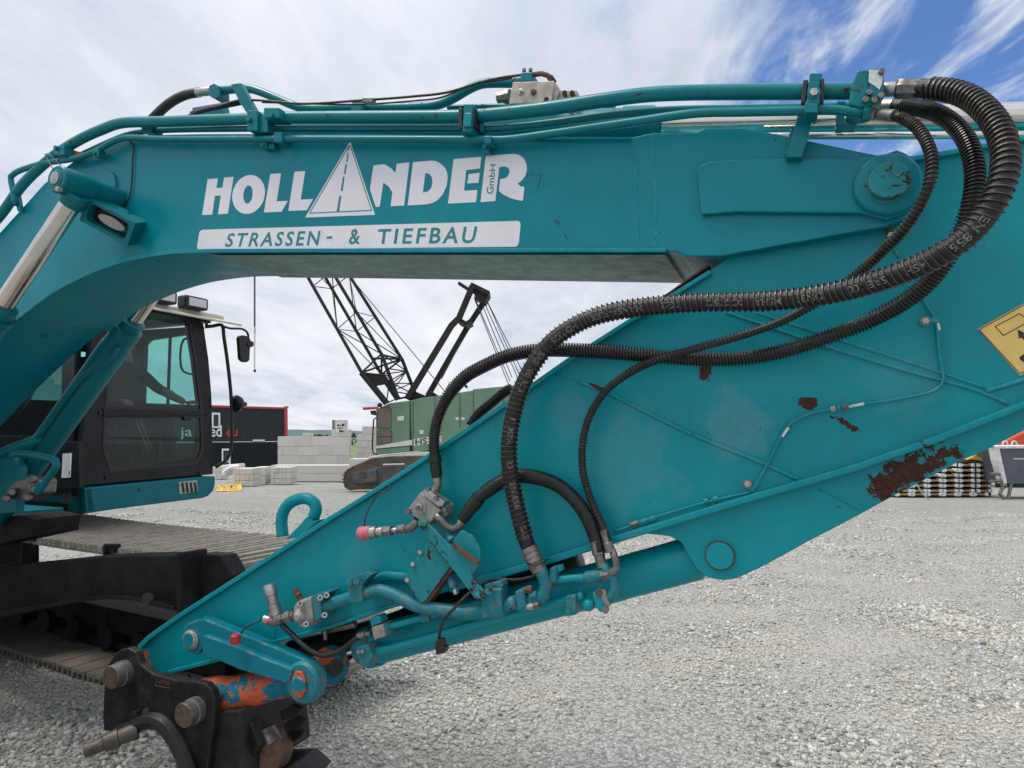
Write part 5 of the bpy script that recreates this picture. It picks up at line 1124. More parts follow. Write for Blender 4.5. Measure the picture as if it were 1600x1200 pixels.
def make_track(off, t_front, t_rear, vis=True):
    tr = bpy.data.objects.new('track', None); C.objects.link(tr); place(tr, EX, TC((t_front+t_rear)/2, off+.45, .46))
    R_ = .415; zc_ = .46; wid = .90; pitch = .19
    pm = MB(); pm.add(*g_box(Vector((0, 0, 0)), Vector((pitch*.47, 0, 0)), Vector((0, wid/2, 0)), Vector((0, 0, .010))))
    for q in (-.066, 0, .066): pm.add(*g_prism([Vector((q-.014, -wid/2, .010)), Vector((q+.014, -wid/2, .010)), Vector((q+.008, -wid/2, .045)), Vector((q-.008, -wid/2, .045))], Vector((0, wid, 0))))
    me = bpy.data.meshes.new('track_pad'); me.from_pydata(pm.v, [], pm.f); me.update(); me.materials.append(m_pad)
    straight = t_front-t_rear; per = 2*straight+2*math.pi*R_; n = int(per/pitch); 
    for i in range(n):
        s = per*i/n
        if s < straight: t_, z, ang = t_rear+s, zc_+R_, 0
        elif s < straight+math.pi*R_: a = (s-straight)/R_; t_, z, ang = t_front+R_*math.sin(a), zc_+R_*math.cos(a), a
        elif s < 2*straight+math.pi*R_: t_, z, ang = t_front-(s-straight-math.pi*R_), zc_-R_, math.pi
        else: a = (s-2*straight-math.pi*R_)/R_; t_, z, ang = t_rear-R_*math.sin(a), zc_-R_*math.cos(a), math.pi+a
        sag = -.03*math.sin(math.pi*min(1, max(0, (t_-t_rear)/straight))) if ang == 0 else 0
        o = bpy.data.objects.new('track_pad', me); C.objects.link(o); o.parent = tr
        loc = TC(t_, off+wid/2, z+sag); WORLD[o.name] = loc
        X = TT*math.cos(ang) - ZU*math.sin(ang); Y = TN; Zv = X.cross(Y).normalized()
        if Zv.dot(ZU*math.cos(ang)+TT*math.sin(ang)) < 0: Zv = -Zv; Y = -Y
        o.matrix_local = Matrix.Translation(loc-WORLD[tr.name]) @ Matrix((X, Y, Zv)).transposed().to_4x4()
    fm = MB()
    fm.add(*g_prism([TC(t_rear-.1, off+.33, .2), TC(t_front-.1, off+.33, .2), TC(t_front-.2, off+.33, .36), TC(t_rear, off+.33, .36)], TN*.24)); fm.build('track_frame', m_under, tr, .01)
    for tq in (t_front, t_rear): lathe('idler', TC(tq, off+.3, zc_), TC(tq, off+.6, zc_), [(0, .36), (.25, .36), (.27, .39), (.73, .39), (.75, .36), (1, .36)], m_under, tr, 32)
    k = 0
    while t_rear+.35+k*.42 < t_front-.3:
        lathe('track_roller', TC(t_rear+.4+k*.42, off+.3, .16), TC(t_rear+.4+k*.42, off+.6, .16), [(0, .09), (.2, .09), (.22, .11), (.35, .11), (.37, .09), (.63, .09), (.65, .11), (.8, .11), (.82, .09), (1, .09)], m_under, tr, 18); k += 1
    lm_ = MB()
    for sgn in (.36, .54):
        lm_.add(*g_box(TC((t_front+t_rear)/2, off+sgn, zc_+R_-.05), TT*(straight/2), TN*.02, ZU*.035)); lm_.add(*g_box(TC((t_front+t_rear)/2, off+sgn, zc_-R_+.05), TT*(straight/2), TN*.02, ZU*.035))
    lm_.build('track_chain', m_under, tr)
make_track(2.62, -3.45, -7.2)
make_track(.30, -3.45, -7.2)

# ---- operator
per = thing('person', CB(.55, .95, 1.69)+SH, 'seated operator in dark shirt reaching for the controls inside the cab', 'person')
def skin_body(name, joints, edges, root, mat, parent, lvl=2):
    me = bpy.data.meshes.new(name); c0 = joints[root][0]
    me.from_pydata([j[0]-c0 for j in joints], [], edges); o = bpy.data.objects.new(name, me); C.objects.link(o); me.materials.append(mat)
    sk = o.modifiers.new('skin', 'SKIN')
    for i, j in enumerate(joints):
        me.skin_vertices[0].data[i].radius = (j[1], j[2] if len(j) > 2 else j[1]); me.skin_vertices[0].data[i].use_root = (i == root)
    sk.use_smooth_shade = True; ss = o.modifiers.new('sub', 'SUBSURF'); ss.levels = lvl; ss.render_levels = lvl; place(o, parent, c0); return o
def PB(s, dd, z): return CB(s, dd, z) + SH
J = [(PB(.55, 1.05, 1.78), .15, .12), (PB(.55, 1.07, 1.95), .15, .11), (PB(.55, 1.05, 2.15), .17, .11), (PB(.55, 1.02, 2.27), .07, .06), (PB(.55, 1.0, 2.32), .05),
     (PB(.35, 1.02, 2.20), .06), (PB(.30, .88, 1.98), .045), (PB(.28, .66, 1.90), .035),
     (PB(.75, 1.00, 2.20), .06), (PB(.83, .86, 2.05), .05), (PB(.90, .72, 1.98), .040),
     (PB(.44, .98, 1.74), .09), (PB(.40, .58, 1.76), .07), (PB(.42, .45, 1.42), .05),
     (PB(.66, .98, 1.74), .09), (PB(.70, .58, 1.76), .07), (PB(.68, .45, 1.42), .05)]
skin_body('body', J, [(0, 1), (1, 2), (2, 3), (3, 4), (2, 5), (5, 6), (6, 7), (2, 8), (8, 9), (9, 10), (0, 11), (11, 12), (12, 13), (0, 14), (14, 15), (15, 16)], 0, m_shirt, per)
hd = [(PB(.55, .99, 2.30), .05), (PB(.55, .98, 2.37), .075, .08), (PB(.55, .98, 2.45), .085, .095), (PB(.55, .99, 2.51), .06, .06)]
skin_body('head', hd, [(0, 1), (1, 2), (2, 3)], 1, m_skin, per)
lathe('nose', PB(.55, .90, 2.43), PB(.55, .86, 2.395), [(0, .008), (1, .016)], m_skin, per, 8)
for s in (.52, .58): cyl('eye', PB(s, .895, 2.435), PB(s, .888, 2.435), .010, m_ink, per)
for s in (.462, .638): cyl('ear', PB(s, .98, 2.42), PB(s+(.01 if s > .55 else -.01), .99, 2.42), .028, m_skin, per)
skin_body('hair', [(PB(.55, 1.02, 2.43), .085, .09), (PB(.55, 1.0, 2.52), .075, .08)], [(0, 1)], 0, m_hair, per)
def hand(s, dd, z, ds):
    hj = [(PB(s, dd, z), .030, .020), (PB(s+ds*.02, dd-.07, z+.01), .036, .018), (PB(s+ds*.02, dd-.10, z+.01), .034, .016)]; he = [(0, 1), (1, 2)]
    for k in range(4):
        u = -.028+.019*k; b0_ = len(hj)
        hj += [(PB(s+ds*.02+u, dd-.13, z+.012), .009), (PB(s+ds*.02+u, dd-.165, z-.005), .008), (PB(s+ds*.02+u, dd-.175, z-.03), .007)]; he += [(2, b0_), (b0_, b0_+1), (b0_+1, b0_+2)]
    b0_ = len(hj); hj += [(PB(s-ds*.03, dd-.08, z-.005), .011), (PB(s-ds*.045, dd-.11, z-.02), .009)]; he += [(1, b0_), (b0_, b0_+1)]
    return skin_body('hand', hj, he, 0, m_skin, per)
skin_body('forearm', [(PB(.84, .84, 2.04), .045), (PB(.88, .70, 1.97), .040), (PB(.90, .58, 1.92), .030)], [(0, 1), (1, 2)], 0, m_skin, per)
hand(.90, .57, 1.915, 1); hand(.28, .64, 1.90, -1)

# ================================================================== CRAWLER CRANE (background)
DK = 26.0
cr_ = thing('crawler_crane', V(680, 766, DK), 'green crawler crane with dark lattice boom parked behind the excavator stick', 'crane')
def vslab(name, px, D, th, mat, par, holes=(), bevel=.01, lean=0.0): return put(name, *g_prism([V(x, y, D) for x, y in px], YA*th+Vector((-lean, 0, 0)), [[V(x, y, D) for x, y in h] for h in holes]), mat, par, False, bevel)
hb = vslab('crane_house', [(640, 626), (660, 621.5), (700, 616), (739, 610), (739, 608), (792, 603), (900, 592), (900, 672), (644, 706)], DK, 2.9, m_green, cr_, bevel=.03)
for x, y0, y1 in ((641, 627, 705), (645, 626, 705), (679, 619, 700), (718, 613, 668), (739, 611, 664), (786, 604, 650)):
    vslab('panel_seam', [(x, y0), (x+.9, y0), (x+.9, y1), (x, y1)], DK-.012, .02, m_dgreen, hb, bevel=0)
for x in (714, 723): vslab('door_label', [(x-2, 652), (x+3, 652), (x+3, 656), (x-2, 656)], DK-.012, .02, m_crwhite, hb, bevel=0)
vslab('warning_sign', [(656, 678), (661, 678), (662, 672), (655, 672)], DK-.014, .01, m_crwhite, hb, bevel=0)
cbn = vslab('crane_cab', [(587, 711), (587, 645), (591, 638), (608, 630), (637, 626), (640, 626), (640, 706)], DK-.05, 1.3, m_green, cr_, bevel=.04)
for wp in ([(590, 641), (595, 638), (608, 636), (611, 640), (611, 667), (608, 669), (592, 669), (590, 666)], [(590, 675), (594, 673), (610, 672), (612, 676), (612, 690), (608, 693), (592, 695), (590, 692)]):
    vslab('window_seal', inset(wp, 1.06), DK-.06, .03, m_seal, cbn, bevel=0); vslab('window', wp, DK-.075, .02, m_cglass, cbn, bevel=0)
vslab('window_bar', [(590, 682), (612, 681.5), (612, 682.6), (590, 683)], DK-.085, .01, m_seal, cbn, bevel=0)
vslab('stripe', [(587, 697), (644, 687), (644, 695.5), (587, 701)], DK-.07, .02, m_crwhite, cbn, bevel=0)
vslab('stripe_edge', [(587, 701), (644, 695.5), (644, 696.6), (587, 702.2)], DK-.072, .02, m_ink, cbn, bevel=0)
vslab('sign_plate', [(621, 651), (631, 650), (631, 657), (621, 658)], DK-.07, .02, m_crwhite, cbn, bevel=0)
vslab('letter_plate', [(646, 686), (690, 680), (690, 691), (646, 697)], DK-.02, .02, m_crwhite, hb, bevel=0)
text_px('lettering', 'HS', [(649, 696), (667, 693.8), (667, 683.8), (649, 686)], lambda x, y, n: V(x, y, DK-.03), m_dgreen, hb, off=.02)
tube('cab_rail', [V(x, y, DK-.3) for x, y in ((588, 653), (584, 655), (583, 670), (582, 700), (583, 708), (590, 711))], .03, m_lattice, cr_, 6, .2)
vslab('cab_lamp', [(578, 642), (586, 641), (587, 649), (580, 648)], DK-.4, .2, m_plastic, cr_); vslab('cab_beacon', [(589, 632), (593, 629), (596, 631), (595, 636), (590, 636)], DK-.1, .2, m_plastic, cr_)
vslab('turntable_deck', [(575, 714), (660, 706), (680, 706), (680, 712), (576, 719)], DK-.2, 2.8, m_crwhite, cr_)
tk = [(536, 752), (537, 742), (541, 735), (549, 729), (580, 716), (610, 713), (660, 712), (700, 712), (720, 730), (720, 755), (700, 762), (560, 765), (545, 766), (538, 761)]
ct = vslab('crane_track', tk, DK-.3, .7, m_ctrack, cr_, bevel=.03); vslab('track_frame', [(550, 739), (600, 728), (690, 725), (690, 755), (552, 756)], DK-.34, .2, m_cframe, ct, bevel=.02)
vslab('track_motor', [(573, 736), (588, 733), (589, 750), (572, 752)], DK-.5, .2, m_cframe, ct, bevel=.03); vslab('motor_foot', [(565, 750), (585, 747), (588, 752), (566, 755)], DK-.55, .2, m_ctrack, ct)
for i in range(9):
    a = math.radians(100+i*20); x, y = 551+15*math.cos(a), 749-17*math.sin(a); vslab('track_cleat', [(x-2, y-1), (x+2, y-1.4), (x+2, y+.4), (x-2, y+.8)], DK-.36, .1, m_pinhead, ct, bevel=0)
ct2 = vslab('crane_track', tk, DK+2.1, .7, m_ctrack, cr_, bevel=.03)
vslab('white_tube', [(598, 725), (632, 724), (632, 726), (598, 727)], DK-.5, .06, m_crwhite, ct)
# lattice boom
bmn = bpy.data.objects.new('lattice_boom', None); C.objects.link(bmn); place(bmn, cr_, V(560, 500, DK+.6))
def ext(p_, q, yt): s = (q[0]-p_[0])/(q[1]-p_[1]); return (p_[0]+s*(yt-p_[1]), yt)
L1 = [(485, 440), (565, 582)]; L2 = [(518, 450), (596, 585)]; L3 = [(529, 441), (596, 553)]; L4 = [(552, 440), (628, 561)]
Dn, Df = DK-.2, DK+1.3
def line3(L_, yt, D): a_ = ext(L_[0], L_[1], yt); return V(a_[0], a_[1], D), V(L_[1][0], L_[1][1], D)
tops = (250, 255, 232, 237)
ch = [line3(L_, yt, D) for L_, yt, D in ((L1, 250, Dn), (L2, 255, Df), (L3, 232, Dn), (L4, 237, Df))]
for a_, b_ in ch: cyl('chord', a_, b_, .065, m_lattice, bmn, seg=8, bevel=0)
lat = []
def zig(A, B, n, r=.030):
    for i in range(n):
        p0_ = A[0].lerp(A[1], i/n); p1_ = A[0].lerp(A[1], (i+1)/n); q0_ = B[0].lerp(B[1], i/n); q1_ = B[0].lerp(B[1], (i+1)/n)
        cyl('brace', p0_, q1_ if i % 2 == 0 else q0_, r, m_lattice, bmn, seg=5, bevel=0)
        cyl('brace', p1_, q1_, r*.9, m_lattice, bmn, seg=5, bevel=0)
        if i % 2: cyl('brace', p1_, q0_, r, m_lattice, bmn, seg=5, bevel=0)
zig(ch[0], ch[2], 5, .022); zig(ch[1], ch[3], 5, .022); zig(ch[2], ch[3], 5, .018); zig(ch[0], ch[1], 5, .018)
foot = [(V(565, 582, Dn), V(604, 630, Dn)), (V(596, 585, Df), V(622, 624, Df)), (V(596, 553, Dn), V(622, 622, Dn)), (V(628, 561, Df), V(650, 618, Df))]
for i, (a_, b_) in enumerate(foot): cyl('foot_chord', a_, b_, .12 if i < 2 else .07, m_lattice, bmn, seg=8, bevel=0)
zig(foot[1], foot[3], 3, .025); zig(foot[2], foot[3], 3, .025); zig(foot[0], foot[2], 2, .025)
put('foot_plate', *g_prism([V(565, 583, Dn), V(600, 587, Dn), V(605, 600, Dn), V(585, 603, Dn), V(572, 596, Dn)], YA*.1), m_lattice, bmn)
for a_, b_ in (((565, 582), (596, 553)), ((565, 582), (628, 561)), ((596, 585), (628, 561)), ((580, 560), (628, 561)), ((596, 553), (596, 585)), ((602, 556), (626, 560))): cyl('brace', V(*a_, Dn+.1), V(*b_, Df-.1), .04, m_lattice, bmn, seg=5, bevel=0)
# A-frame
af = bpy.data.objects.new('a_frame', None); C.objects.link(af); place(af, cr_, V(700, 530, DK+.5))
def vband(name, line, w0, D, th, mat, par):
    up = []; dn = []
    for i, (x, y) in enumerate(line):
        a_ = Vector(line[max(0, i-1)]); b_ = Vector(line[min(len(line)-1, i+1)]); d_ = (b_-a_).normalized(); q = Vector((-d_.y, d_.x))*w0/2; up.append((x+q.x, y+q.y)); dn.append((x-q.x, y-q.y))
    return vslab(name, up+dn[::-1], D, th, mat, par)
vband('frame_leg', [(738, 446), (717, 496), (705, 508), (636, 622)], 9, DK, .25, m_lattice, af); vband('frame_leg', [(758, 468), (728, 514), (668, 618)], 8, DK+1.2, .25, m_lattice, af)
vband('cross_beam', [(716, 498), (728, 505), (736, 500)], 6, DK+.1, 1.2, m_lattice, af); vband('head_beam', [(735, 444), (764, 458)], 7, DK+.1, 1.3, m_lattice, af); vband('head_arm', [(716, 441), (733, 452)], 4, DK, .3, m_lattice, af)
vslab('sheave_block', [(738, 448), (764, 460), (758, 472), (742, 463)], DK+.2, 1.0, m_lattice, af)
vslab('foot_block', [(632, 622), (650, 612), (664, 618), (672, 610), (680, 616), (670, 621), (640, 626)], DK+.2, 1.5, m_lattice, af)
def rope(a_, b_, D0=DK+.6, D1=DK+.6, r=.018, nm='cable', par=None): cyl(nm, V(*a_, D0), V(*b_, D1), r, m_rope, par or cr_, seg=5, bevel=0)
for a_, b_ in (((741, 463), (797, 596)), ((745, 455), (800, 590)), ((752, 462), (808, 588)), ((760, 468), (816, 596)), ((762, 472), (822, 592)), ((741, 466), (796, 604))): rope(a_, b_)
rope((553, 440), (697, 614)); rope((553, 440), (420, 250)); rope((720, 535), (690, 592)); rope((697, 614), (702, 597))
rope((398, 236), (398, 520), Dn, Dn, .035, 'hoist_rope'); 
lathe('hook_line', V(398, 510, Dn), V(397.5, 578, Dn), [(0, .035), (.9, .028), (1, .028)], m_crwhite, cr_, 6); vslab('hook', [(395, 578), (400, 577), (399, 581), (397, 582)], Dn, .06, m_lattice, cr_)
vslab('boom_head', [(345, 232), (400, 222), (404, 246), (356, 262)], Dn, 1.5, m_lattice, cr_)
vslab('rear_lamp', [(725, 602), (729, 601), (731, 605), (727, 606)], DK, .3, m_plastic, cr_)

# ================================================================== OTHER BACKGROUND
def gy(y): return 1.47/((y-675)/FPX-.03)               # ground distance of a pixel row on the sloping yard
# office of stacked containers
DB = 55.0
bd_ = thing('container_office', V(345, 736, DB), 'dark slate two-storey container office with red trim behind the cab', 'building')
wl = vslab('upper_storey', [(175, 632), (333, 634.5), (445, 638), (445, 689), (175, 690)], DB, 7, m_slate, bd_, [[(333.5, 646.5), (342, 646.5), (342, 666), (333.5, 666)]], bevel=0, lean=3.2)
vslab('lower_storey', [(175, 692.5), (445, 690.5), (445, 738), (175, 738)], DB+.05, 7, m_slate, bd_, bevel=0, lean=3.2)
rb_ = MB()
for i in range(90):
    x = 176+i*3; rb_.add(*g_prism([V(x, 636, DB), V(x+.9, 636, DB), V(x+.9, 688, DB), V(x, 688, DB)], YA*-.03))
    rb_.add(*g_prism([V(x, 693, DB), V(x+.9, 693, DB), V(x+.9, 737, DB), V(x, 737, DB)], YA*-.0))
o = rb_.build('cladding_rib', m_slate, bd_); o['kind'] = 'stuff'
vslab('roof_trim', [(175, 630.5), (333, 633), (447, 636.6), (447, 639.6), (333, 636.3), (175, 634)], DB-.15, .3, m_redtrim, bd_, bevel=0)
vslab('corner_trim', [(444, 638), (447.5, 638), (448, 684), (445, 684)], DB-.14, .3, m_redtrim, bd_, bevel=0)
vslab('floor_line', [(175, 691.6), (445, 689.3), (445, 690.2), (175, 692.3)], DB-.08, .1, m_wframe, bd_, bevel=0)
vslab('window', [(333.5, 646.5), (342, 646.5), (342, 666), (333.5, 666)], DB+.03, .05, m_winglass, bd_, bevel=0)
vslab('window_frame', [(331, 644.5), (344, 645), (344, 669), (331, 668.5)], DB-.04, .1, m_wframe, bd_, [[(333.5, 648), (341.5, 648), (341.5, 666), (333.5, 666)]], bevel=0)
vslab('door', [(346.5, 701), (360, 701), (360, 733), (346.5, 733)], DB-.06, .1, m_wframe, bd_, [[(348.5, 704), (357.5, 704), (357.5, 720), (348.5, 720)], [(348.5, 722), (357.5, 722), (357.5, 731), (348.5, 731)]], bevel=0)
vslab('door_glass', [(348, 703), (358, 703), (358, 732), (348, 732)], DB+.02, .02, m_winglass, bd_, bevel=0)
vslab('wall_lamp', [(395, 687), (413, 687), (413, 689), (395, 689)], DB-.25, .2, m_wframe, bd_, bevel=0)
vslab('roof_camera', [(443, 635.5), (448, 634.5), (449, 637), (444, 637.5)], DB-.4, .4, m_steel, bd_, bevel=0)
BF = lambda x, y, n: V(x, y, DB-.06)
text_px('lettering', 'ja', [(282, 686.5), (300, 686.5), (300, 668), (282, 668)], BF, m_wframe, bd_, off=.0)
text_px('lettering', 'ed', [(328, 682.5), (346.5, 682.5), (346.5, 664.5), (328, 664.5)], BF, m_wframe, bd_, off=.012)
text_px('lettering', 'eu', [(354, 681.8), (371.5, 681.8), (371.5, 671.5), (354, 671.5)], BF, m_redtrim, bd_, off=.02)

# walls of aerated concrete blocks
def block_wall(name, label, cells, D, th=.6, rough=.01):
    xs_ = [c_[0] for c_ in cells]+[c_[2] for c_ in cells]; ys_ = [c_[3] for c_ in cells]
    w_ = thing(name, V(sum(xs_)/len(xs_), max(ys_), D), label, 'wall')
    for (x0, y0, x1, y1) in cells:
        a_, b_ = V(x0, y0, D), V(x1, y1, D); g = .004
        c_ = (a_+b_)/2; j = random.uniform(-rough, rough)
        box('block', c_+YA*(th/2+j), Vector(((b_.x-a_.x)/2-g, 0, 0)), YA*th/2, ZU*((a_.z-b_.z)/2-g), m_block, w_, .01)
    return w_
def courses(x0, x1, ytop, ybot, nrow, bw, slope=0.0, seed=1):
    rr = random.Random(seed); out = []; rh = (ybot-ytop)/nrow
    for r in range(nrow):
        x = x0 - (bw*.5 if r % 2 else 0)
        while x < x1-1:
            w_ = bw*rr.uniform(.8, 1.25); a_, b_ = max(x, x0), min(x+w_, x1)
            if x1-b_ < 3: b_ = x1
            if b_-a_ > 1.5: out.append((a_, ytop+r*rh, b_, ytop+(r+1)*rh))
            x = b_ if b_ == x1 else x+w_
    return out
DW = 37.0
cells = courses(434, 545, 682, 727, 3, 27, seed=3) + [(473, 676.5, 485, 681.8), (518, 671, 545, 681.8)]
block_wall('block_wall', 'tall wall of pale aerated concrete blocks beside the container office', cells, DW)
cells = courses(423, 600, 727, 752, 2, 30, seed=5) + courses(545, 590, 717, 727, 1, 16, seed=6)
block_wall('block_wall', 'long low wall of pale concrete blocks in front of the tall block wall', cells, DW-2.5, 1.0)
cells = courses(557, 592, 679, 718, 4, 12, seed=8) + [(566, 666, 592, 678.8)]
block_wall('block_wall', 'narrow pale block wall directly left of the green crane', cells, DW+1)
sg = thing('sign_slab', V(530, 672, DW+.3), 'pale grey slab with dark sticker standing on top of the tall block wall', 'sign')
vslab('slab', [(520, 656), (541, 656), (541, 671), (520, 671)], DW+.1, .35, m_endcap, sg); vslab('slab_edge', [(519, 656), (522, 656), (522, 671), (519, 671)], DW+.05, .04, m_steel, sg, bevel=0)
vslab('sticker', [(525, 659), (538, 659), (538, 676), (525, 676)], DW-.04, .01, m_wframe, sg, bevel=0)
for a_ in ((527, 663, 530, 666), (531, 664, 533, 666), (534, 662, 537.5, 666), (530, 672, 532, 675), (532.5, 672.5, 537, 675)): vslab('print', [(a_[0], a_[1]), (a_[2], a_[1]), (a_[2], a_[3]), (a_[0], a_[3])], DW-.05, .01, m_ink, sg, bevel=0)
vslab('print', [(527, 668), (536, 668), (536, 670), (527, 670)], DW-.05, .01, m_redtrim, sg, bevel=0)
# stacks of blocks on the ground
def pallet(x0, y0, x1, y1, label, nx_, nz_):
    D = gy(y1); p_ = thing('block_pallet', V((x0+x1)/2, y1, D), label, 'block stack'); g = .006
    for i in range(nx_):
        for j in range(nz_):
            a_ = V(x0+(x1-x0)*i/nx_, y0+(y1-y0)*j/nz_, D); b_ = V(x0+(x1-x0)*(i+1)/nx_, y0+(y1-y0)*(j+1)/nz_, D)
            box('block', (a_+b_)/2+YA*(.5+random.uniform(-.01, .01)), Vector(((b_.x-a_.x)/2-g, 0, 0)), YA*.5, ZU*((a_.z-b_.z)/2-g), m_block, p_, .01)
    return p_
pallet(364, 732, 394.5, 760, 'left of two pale block stacks beside the yellow plastic', 6, 3)
pallet(396.5, 730, 414, 757, 'right of two pale block stacks beside the yellow plastic', 2, 2)
pallet(332, 729, 345, 749, 'small pale block stack next to the cab handrail', 2, 2)
pallet(423, 730, 454, 757, 'pale striped block stack at the end of the long low wall', 5, 3)
tp = thing('white_tarp', V(360, 746, 34), 'white tarpaulin draped over building material behind the block stacks', 'tarpaulin')
tube('tarp_fold', [V(x, y, 34) for x, y in ((350, 745), (351, 738), (357, 733), (366, 730), (375, 730))], .11, m_tarp, tp, 10, .1)
vslab('tarp_sheet', [(346, 727), (372, 725), (373, 731), (358, 733), (352, 744), (346, 744)], 34.3, .9, m_tarp, tp, bevel=.04)
om = thing('orange_bundle', V(419, 748, 34), 'small orange bundle lying between pale block stacks', 'bundle')
put('bundle', *g_prism([V(x, y, 34) for x, y in ((416, 745), (419, 740), (422, 741), (421, 745), (418, 749), (415, 748))], YA*.4), m_orangem, om, False, .03)
vslab('timber', [(415, 750), (422, 750), (422, 752), (415, 752)], 33.5, .5, m_wood, om, bevel=0)
yv = []; yf = []
for j in range(7):
    for i in range(22):
        x = 338+i*1.9; y = 758+j*1.5-i*.12 + random.uniform(-.4, .4); p_ = V(x, y, gy(min(768, y+2))); p_.z = gz(p_.y)+.02+.14*random.random()*(1 if 0 < j < 6 else .2); yv.append(p_)
for j in range(6):
    for i in range(21):
        if random.random() < .86: yf.append((j*22+i, j*22+i+1, (j+1)*22+i+1, (j+1)*22+i))
tag(put('plastic_sheet', yv, yf, m_yellow), 'crumpled yellow plastic sheet on the gravel below the block stacks', 'plastic sheet')
rbm = V(567, 638, 60); tag(put('red_beam', *g_prism([V(x, y, 60) for x, y in ((567, 636.5), (590, 635.5), (590, 639), (567, 640.5))], YA*.4), m_redtrim), 'red steel beam sticking out behind the green crane cab', 'beam')
tag(put('beam_post', *g_prism([V(x, y, 60.1) for x, y in ((588, 639), (590.5, 639), (590.5, 745), (588, 745))], YA*.3), m_redtrim), 'thin red post under the red beam, behind the crane cab', 'post')

# right: stack of formwork decks, skip, orange machine
DS = gy(776)
ORD = ['lowest', 'second', 'third', 'fourth', 'fifth', 'sixth', 'seventh', 'eighth']
def deck(x0, x1, y, col, row, src=[None]):
    a_, b_ = V(x0, y, DS), V(x1, y, DS); c_ = (a_+b_)/2; hw = (b_.x-a_.x)/2
    lab = 'tan formwork deck, white end caps, ' + (ORD[row] + (' from ground' if row else ' one')) + ', ' + ('column nearest grey skip' if col == 0 else ORD[col] + ' column left of grey skip')
    r_ = thing('formwork_deck', c_, lab, 'formwork deck', 'formwork decks stacked beside the skip')
    if src[0] is None:
        box('board', c_+YA*.6, Vector((hw*.72, 0, 0)), YA*.58, ZU*.030, m_wood, r_, .004)
        box('board_frame', c_+YA*.7+ZU*.055, Vector((hw*.7, 0, 0)), YA*.5, ZU*.022, m_dark, r_, 0)
        for s in (-1, 1):
            m__ = MB(); m__.add(*g_box(c_+Vector((s*hw*.82, .02, 0)), Vector((hw*.14, 0, 0)), YA*.06, ZU*.058)); m__.add(*g_box(c_+Vector((s*hw*.66, .0, 0)), Vector((hw*.10, 0, 0)), YA*.05, ZU*.035)); m__.add(*g_box(c_+Vector((s*hw*.82, .6, 0)), Vector((hw*.06, 0, 0)), YA*.55, ZU*.05)); m__.build('end_cap', m_endcap, r_, .008)
        src[0] = r_
    else:
        for ch_ in list(src[0].children):
            k = ch_.copy(); C.objects.link(k); k.parent = r_
    return r_
for cn_, (x0, x1, rows) in enumerate(((1526, 1550, [727+8*i for i in range(6)]), (1498, 1523, [727+8*i for i in range(6)]), (1473, 1497, [735+8*i for i in range(5)]), (1449, 1472, [743+8*i for i in range(4)]), (1425, 1448, [751+8*i for i in range(3)]), (1401, 1424, [759+8*i for i in range(2)]))):
    for rn_, y in enumerate(rows): deck(x0, x1, y, cn_, len(rows)-rn_)
for i in range(6): deck(1400+i*24, 1424+i*24, 772.5, 5-i, 0)
bk = thing('stack_cradle', V(1480, 778, DS+.9), 'dark steel cradle holding the stack of formwork decks', 'cradle')
vslab('back_panel', [(1395, 722), (1549, 722), (1549, 777), (1395, 777)], DS+.95, .3, m_dark, bk)
vslab('bottom_rail', [(1395, 774), (1551, 776), (1551, 779), (1395, 777)], DS+.1, 1.0, m_dark, bk)
for x in (1448.5, 1472.5, 1497.5, 1524.5): vslab('divider_post', [(x-.7, 722), (x+.7, 722), (x+.7, 778), (x-.7, 778)], DS+.05, .06, m_dark, bk, bevel=0)
tag(put('yellow_board', *g_prism([V(x, y, DS) for x, y in ((1511, 718), (1524, 712), (1548, 719), (1549, 723), (1524, 718))], YA*1.0), m_yellow), 'yellow board lying on top of the stack of formwork decks', 'board')
tag(tube('strap', [V(x, y, DS-1.2) for x, y in ((1432, 756), (1438, 766), (1444, 774), (1452, 781), (1460, 786))], .018, m_strap, None, 6), 'pale cyan strap hanging down to the gravel beside the decks', 'strap')
DSK = gy(781)+.6
sk = thing('tipping_skip', V(1600, 782, DSK), 'grey steel tipping skip on legs right of the formwork stack', 'skip')
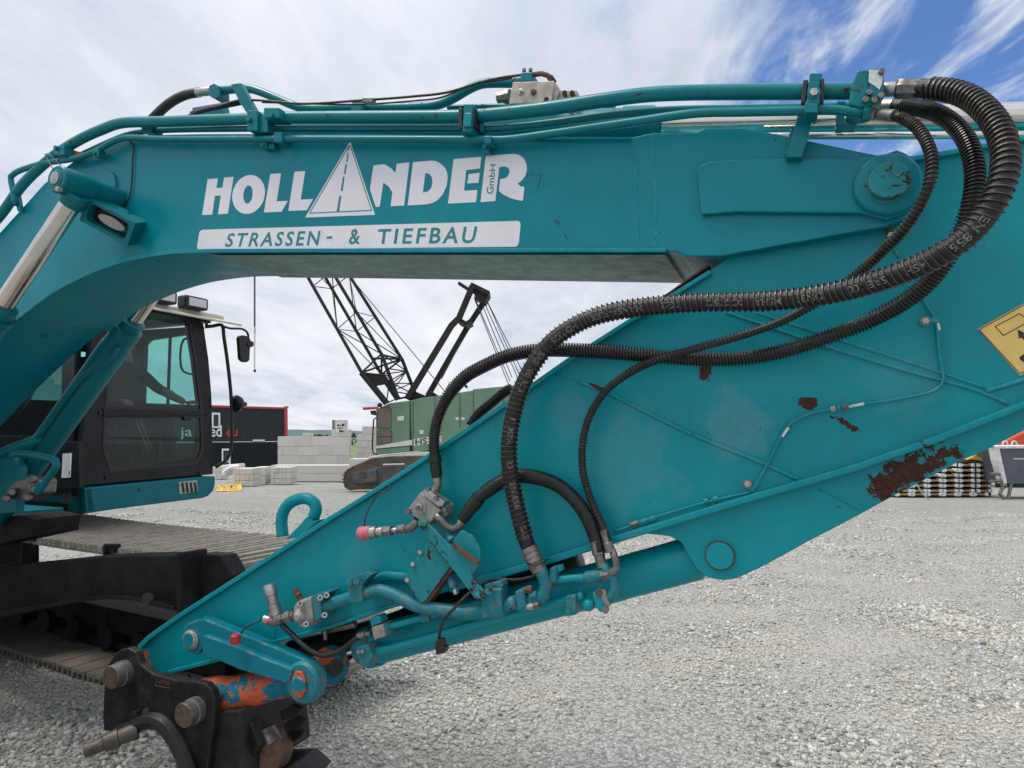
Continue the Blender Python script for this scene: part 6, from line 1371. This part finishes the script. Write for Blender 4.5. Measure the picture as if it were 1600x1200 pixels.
vslab('skip_body', [(1563, 699), (1680, 699), (1672, 756), (1573, 756)], DSK, 1.2, m_skip, sk, bevel=.02)
vslab('skip_rim', [(1552, 697), (1690, 696), (1690, 700), (1556, 701)], DSK-.06, 1.3, m_endcap, sk); vslab('skip_edge', [(1554, 700), (1562, 700), (1574, 755), (1569, 756), (1558, 720)], DSK-.05, .3, m_endcap, sk)
vslab('skip_label', [(1584, 716), (1612, 716), (1612, 717.6), (1584, 717.6)], DSK-.02, .01, m_wframe, sk, bevel=0)
for (a_, b_) in (((1570, 754), (1562, 772)), ((1562, 772), (1570, 780)), ((1580, 756), (1575, 780)), ((1660, 756), (1665, 782)), ((1548, 740), (1562, 741)), ((1546, 752), (1564, 751)), ((1564, 751), (1568, 764))): cyl('leg', V(*a_, DSK), V(*b_, DSK), .05, m_steel, sk, seg=8, bevel=0)
om2 = thing('orange_machine', V(1610, 790, 30), 'orange red machine body partly hidden behind the grey skip', 'machine')
vslab('hood', [(1568, 690), (1580, 684), (1610, 668), (1700, 668), (1700, 735), (1572, 735), (1570, 697)], 29, 2.5, m_orangem, om2, bevel=.1)
for (x0, x1) in ((1566, 1575), (1580, 1590)): tube('wire_loop', [V(x0, 697, 27), V((x0+x1)/2-2, 690, 27), V((x0+x1)/2+2, 690, 27), V(x1, 697, 27)], .03, m_tarp, om2, 6)
lathe('wheel', V(1600, 757, 29), V(1600, 757, 29.5), [(0, .5), (.2, .6), (.8, .6), (1, .5)], m_plastic, om2, 24)
pb = thing('timber_pile', V(1530, 742, 30), 'pile of brown timber behind the formwork decks', 'timber pile')
for i in range(5):
    y = 702+i*8; box('beam', V(1540+3*(i % 2), y, 29)+YA*.3, Vector((1.2, 0, 0)), YA*.3, ZU*.085, m_wood if i % 2 else m_rust, pb, .01)
vslab('bearer', [(1505, 740), (1512, 740), (1512, 765), (1505, 765)], 29, .4, m_dark, pb); vslab('bearer', [(1565, 740), (1572, 740), (1572, 765), (1565, 765)], 29, .4, m_dark, pb)
print('objects', len(bpy.data.objects))
